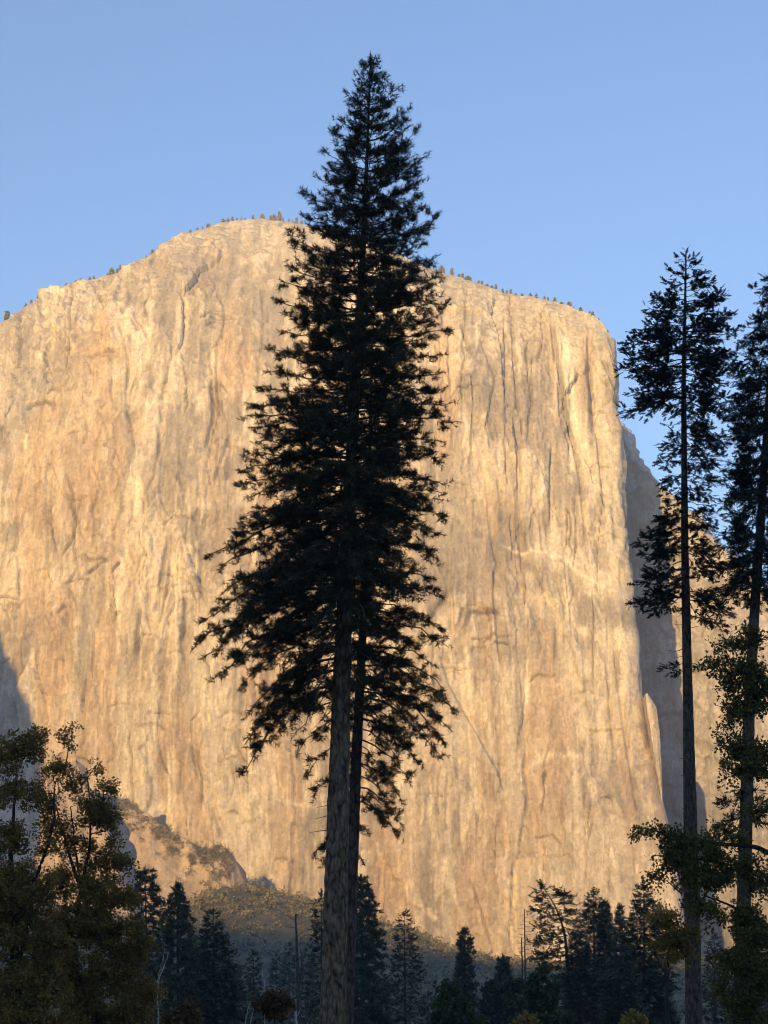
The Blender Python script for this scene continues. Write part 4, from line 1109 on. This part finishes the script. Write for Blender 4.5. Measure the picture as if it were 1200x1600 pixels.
oak('oak_tree', 'airy yellowish oak second from the left edge, limbs showing against sunlit rock', 'oak tree', 74,
    [([(123, 1640), (121, 1560), (118, 1490), (120, 1440), (126, 1388), (141, 1325), (143, 1270), (138, 1215)], (18, 16, 13, 10, 7, 5, 3, 1.5)), ([(126, 1390), (108, 1340), (95, 1300), (84, 1255)], (6, 4.5, 3, 2)), ([(119, 1470), (150, 1430), (168, 1400)], (7, 5, 3)), ([(126, 1385), (115, 1320), (108, 1260)], (4, 3, 1.5))],
    [(104, 1150, 22, 20, .3), (146, 1202, 14, 14, .3), (110, 1215, 36, 34, .36), (165, 1235, 26, 18, .34), (140, 1262, 40, 32, .5), (98, 1290, 36, 34, .36), (172, 1295, 32, 34, .5), (130, 1330, 44, 34, .48), (178, 1350, 32, 30, .6), (100, 1385, 36, 28, .7), (150, 1400, 44, 32, 1.0), (200, 1405, 28, 28, .7), (110, 1445, 44, 34, 1.1), (170, 1455, 44, 34, 1.2), (215, 1470, 24, 34, .8), (120, 1510, 44, 34, 1.1), (180, 1520, 44, 36, 1.2), (210, 1560, 34, 40, 1.2), (130, 1575, 50, 36, 1.2), (190, 1610, 50, 36, 1.2)], MAT['oak'], MAT['oak_bark'], 62)
oak('oak_tree', 'green oak reaching in from the right edge across the fir trunks', 'oak tree', 58,
    [([(1238, 1640), (1234, 1500), (1226, 1380), (1222, 1250), (1212, 1120), (1196, 1020)], (26, 23, 18, 12, 8, 3)), ([(1228, 1345), (1180, 1323), (1125, 1318), (1070, 1308), (1025, 1298)], (10, 7, 5, 3, 1.5)), ([(1230, 1480), (1190, 1440), (1150, 1420), (1100, 1400)], (9, 6, 4, 2)), ([(1222, 1240), (1180, 1190), (1140, 1170)], (6, 4, 2))],
    [(1165, 1000, 36, 24, .7), (1125, 1035, 28, 18, .6), (1165, 1050, 40, 26, 1.0), (1192, 1080, 30, 40, .9), (1140, 1078, 22, 14, .5), (1160, 1115, 36, 24, .8), (1128, 1160, 22, 14, .6), (1160, 1165, 34, 24, .9), (1190, 1200, 26, 34, .9), (1150, 1205, 26, 18, .7), (1180, 1270, 30, 30, .45),
     (1008, 1304, 15, 9, .9), (1030, 1296, 18, 9, .8), (1054, 1312, 28, 18, 1.0), (1095, 1325, 36, 26, 1.0), (1140, 1305, 30, 18, .7), (1040, 1348, 24, 16, .9), (1072, 1362, 34, 24, 1.0), (1035, 1372, 16, 14, .6), (1120, 1368, 36, 28, .8), (1165, 1350, 32, 28, .6), (1192, 1380, 24, 36, .6), (1090, 1405, 34, 20, .7), (1150, 1420, 40, 28, .6),
     (1185, 1460, 36, 32, .9), (1145, 1490, 34, 26, .8), (1180, 1530, 40, 34, 1.1), (1140, 1560, 36, 30, .9), (1185, 1600, 45, 34, 1.2), (1230, 1500, 30, 60, .8), (1240, 1200, 34, 120, .7)], MAT['oak_green'], MAT['oak_bark'], 63)
oak('oak_tree', 'small rust-brown oak crown left of the tall fir trunk', 'oak tree', 72, [([(1042, 1640), (1044, 1560), (1048, 1500), (1050, 1450)], (9, 7, 5, 2))],
    [(1046, 1440, 28, 22, .9), (1066, 1460, 24, 22, .9), (1036, 1470, 24, 22, .8), (1058, 1490, 26, 18, .7)], MAT['oak'], MAT['oak_bark'], 64)
oak('sapling', 'bright green leafy sapling below the ragged pine', 'sapling', 130, [([(704, 1640), (703, 1590), (700, 1548)], (4, 3, 1))],
    [(700, 1550, 12, 16, .8), (694, 1572, 16, 16, 1), (716, 1575, 20, 16, 1), (705, 1600, 28, 20, 1.2), (735, 1600, 18, 14, .8), (684, 1608, 16, 14, .9)], MAT['green_leaf'], MAT['oak_bark'], 65, leaf=.42, tmpl=LEAVES_FAR, density=.35)
oak('oak_tree', 'rounded dark green tree at the foot of the layered pine', 'tree', 170, [([(848, 1640), (848, 1590), (847, 1540)], (5, 4, 2))],
    [(849, 1520, 10, 10, 1), (843, 1542, 22, 16, 1.1), (860, 1560, 18, 16, 1), (836, 1570, 24, 18, 1.1), (850, 1598, 36, 20, 1.2), (815, 1600, 16, 14, .9)], MAT['green_leaf'], MAT['oak_bark'], 66, leaf=.5, tmpl=LEAVES_FAR, density=.3)
oak('oak_tree', 'grey-green tree low between the small round pine and dead spars', 'tree', 260, [([(770, 1640), (771, 1590), (772, 1550)], (4, 3, 1))],
    [(772, 1545, 14, 14, .9), (762, 1570, 18, 16, 1), (790, 1575, 20, 16, 1), (800, 1545, 16, 16, .9), (776, 1600, 34, 16, 1.1)], MAT['green_leaf'], MAT['oak_bark'], 67, leaf=.7, tmpl=LEAVES_FAR, density=.16)
def bush(label, px, py, rx, ry, Y, mat, seed):
    b = [(px, py, rx * .6, ry * .6, 1.1), (px - rx * .5, py + ry * .5, rx * .55, ry * .6, 1.1), (px + rx * .5, py + ry * .45, rx * .55, ry * .6, 1.1), (px, py + ry * 1.1, rx * .9, ry * .7, 1.2)]
    oak('bush', label, 'bush', Y, [([(px, 1640), (px, py + ry)], (2.5, 1.2))], b, mat, MAT['oak_bark'], seed, leaf=.36, tmpl=LEAVES_FAR, density=.5)
bush('rust-coloured bush left of the white broken stem', 428, 1562, 24, 20, 105, MAT['rust_leaf'], 71)
bush('brown bush at the foot of the pale forked sapling', 284, 1580, 26, 16, 95, MAT['rust_leaf'], 72)
bush('low yellow bush at the bottom edge below the twin spars', 822, 1594, 13, 8, 110, MAT['oak'], 73)
bush('low yellow bush at the bottom edge below the dense right conifer', 990, 1590, 14, 10, 110, MAT['oak'], 74)

# ================================================================== SMALL PINES ON THE RIM
rimr = np.random.RandomState(81)
rim_meshes = []
for k in range(6):
    acc = Acc()
    H = 1.0
    V, Q = tubes(np.array([[[0, 0, -.15], [0.02, 0, .5], [0.0, 0, .95]]]), np.array([[.03, .02, .006]]), 5); acc.add(V, Q=Q)
    n = 60; t = np.sort(rimr.uniform(.08 + .06 * (k % 3), 1, n))
    r = (.30 if k < 4 else .42) * (1 - t) ** (.8 if k < 4 else .45) + .02
    a = rimr.rand(n) * 6.283
    pos = np.stack([np.cos(a) * r * rimr.uniform(.4, 1, n), np.sin(a) * r * rimr.uniform(.4, 1, n), t], -1)
    V, T = scatter(CLUMPS, pos, rimr.normal(size=(n, 3)), rimr.uniform(.16, .26, n), rimr); acc.add(V, T=T)
    me = acc.mesh('rim_pine'); me.materials.append(MAT['rim']); rim_meshes.append(me)
order = np.argsort(rim_px); rpx = rim_px[order]; rpt = rim_pts[order]
def on_rim(px):
    return np.array([np.interp(px, rpx, rpt[:, c]) for c in range(3)])
rim_sets = [
    ('tiny pine on the sloping left rim of the cliff', 'pines on the left rim', [(9, 17), (14, 12), (41, 11), (46, 8), (60, 7), (70, 7), (84, 7), (88, 9), (103, 8), (112, 11), (118, 9), (126, 10), (140, 6), (150, 7), (163, 8), (171, 13), (176, 11), (183, 14), (190, 11), (205, 6)]),
    ('tiny pine on the shoulder left of the summit dome', 'pines on the left shoulder', [(232, 9), (238, 8), (246, 10), (262, 6), (296, 6), (309, 9), (316, 8), (323, 7)]),
    ('tiny pine on the domed summit left of the tall pine crown', 'pines on the summit', [(349, 7), (356, 6), (364, 9), (371, 8), (378, 12), (384, 8), (393, 12), (399, 7), (408, 11), (415, 8), (424, 14), (429, 13), (435, 15), (441, 13), (449, 8), (457, 9), (463, 11), (470, 9)]),
    ('tiny pine on the right rim sloping down from the tall pine', 'pines on the right rim', [(688, 13), (694, 12), (703, 12), (714, 7), (722, 11), (731, 7), (737, 10), (747, 7), (755, 9), (761, 9), (768, 7), (776, 8), (784, 10), (791, 13), (797, 9), (805, 7), (816, 7), (828, 7), (838, 11), (849, 12), (856, 8)]),
    ('tiny bush on the rounded right end of the rim', 'bushes at the right end of the rim', [(868, 7), (879, 6), (888, 7), (899, 6), (908, 7), (919, 6), (928, 6), (937, 5), (946, 5)]),
]
for label, group, spots in rim_sets:
    for px, hpx in spots:
        b = on_rim(px + rimr.normal(0, 2.0))
        o = bpy.data.objects.new('rim_pine' if 'pine' in label.split()[1] else 'rim_bush', rim_meshes[rimr.randint(4) if hpx > 9 else rimr.randint(6)])
        COL.objects.link(o)
        o.location = (b[0], b[1] + rimr.uniform(0, 5), b[2] - .6)
        h = hpx * b[1] / FPX * rimr.uniform(.5, 1.1)
        wd = h * rimr.uniform(.8, 1.35) * (1.5 if hpx < 8 else 1)
        o.scale = (wd, wd, h + .6); o.rotation_euler = (0, 0, rimr.rand() * 6.28)
        tag(o, label, 'pine tree' if 'pine' in label.split()[1] else 'bush', group)

# ================================================================== SCRUB (uncountable)
def scrub(name, label, pts, size, rng, mat):
    n = len(pts)
    k = 3
    P = np.repeat(pts, k, 0); s = np.repeat(size, k)
    a = unit(rng.normal(size=(n * k, 3))); a[:, 2] = np.abs(a[:, 2])
    P = P + a * s[:, None] * .42
    V, T = scatter(CLUMPS_FINE, P, a, s * rng.uniform(.7, 1.1, n * k), rng)
    return tag(link(name, make_mesh(name, V, tris=T), mat), label, kind='stuff')
rs = np.random.RandomState(91)
n = 5600
gy = rs.uniform(860, 1560, n); gx = at(rs.uniform(200, 1080, n), 1450, gy)[:, 0]
pts = np.column_stack([gx, gy, ground_z(gx, gy)])
scrub('hill_scrub', 'olive scrub oak covering the low hill below the cliff', pts, rs.gamma(3.0, .95, n) + 1.2, rs, MAT['scrub'])
n = 330
C0, foot = CRESTS['rock_spur']
u = np.clip(np.interp(rs.rand(n), [0, 1], [0, .72]), 0, 1)
cx = np.stack([np.interp(u, np.linspace(0, 1, len(C0)), C0[:, c]) for c in range(3)], -1); fx = np.stack([np.interp(u, np.linspace(0, 1, len(C0)), foot[:, c]) for c in range(3)], -1)
dn_ = rs.exponential(.05, n)[:, None]
pts = cx + (fx - cx) * np.clip(dn_, 0, .9) + np.array([0, -1.0, .5])
scrub('ledge_scrub', 'grey-green bushes along the top edge of the reddish rock slope', pts, rs.uniform(2.2, 5.5, n), rs, MAT['scrub'])

# ================================================================== HAZE
def build_haze():
    x, y0, y1, z0, z1 = 9400, -9400, 9400, -8, 1030
    V = np.array([(sx * x, yy, zz) for zz in (z0, z1) for yy in (y0, y1) for sx in (-1, 1)], float)
    Q = [(0, 2, 3, 1), (4, 5, 7, 6), (0, 1, 5, 4), (2, 6, 7, 3), (0, 4, 6, 2), (1, 3, 7, 5)]
    me = make_mesh('haze', V, quads=np.array(Q))
    m = bpy.data.materials.new('haze_air'); m.use_nodes = True
    nt = m.node_tree
    nt.nodes.remove(nt.nodes['Principled BSDF'])
    pv = nt.nodes.new('ShaderNodeVolumePrincipled')
    pv.inputs['Color'].default_value = (0.78, 0.885, 1.0, 1)
    pv.inputs['Density'].default_value = 0.00016
    pv.inputs['Anisotropy'].default_value = 0.0
    nt.links.new(pv.outputs[0], nt.nodes['Material Output'].inputs['Volume'])
    o = link('haze', me, m)
    tag(o, 'thin evening haze filling the valley', kind='stuff')

build_haze()
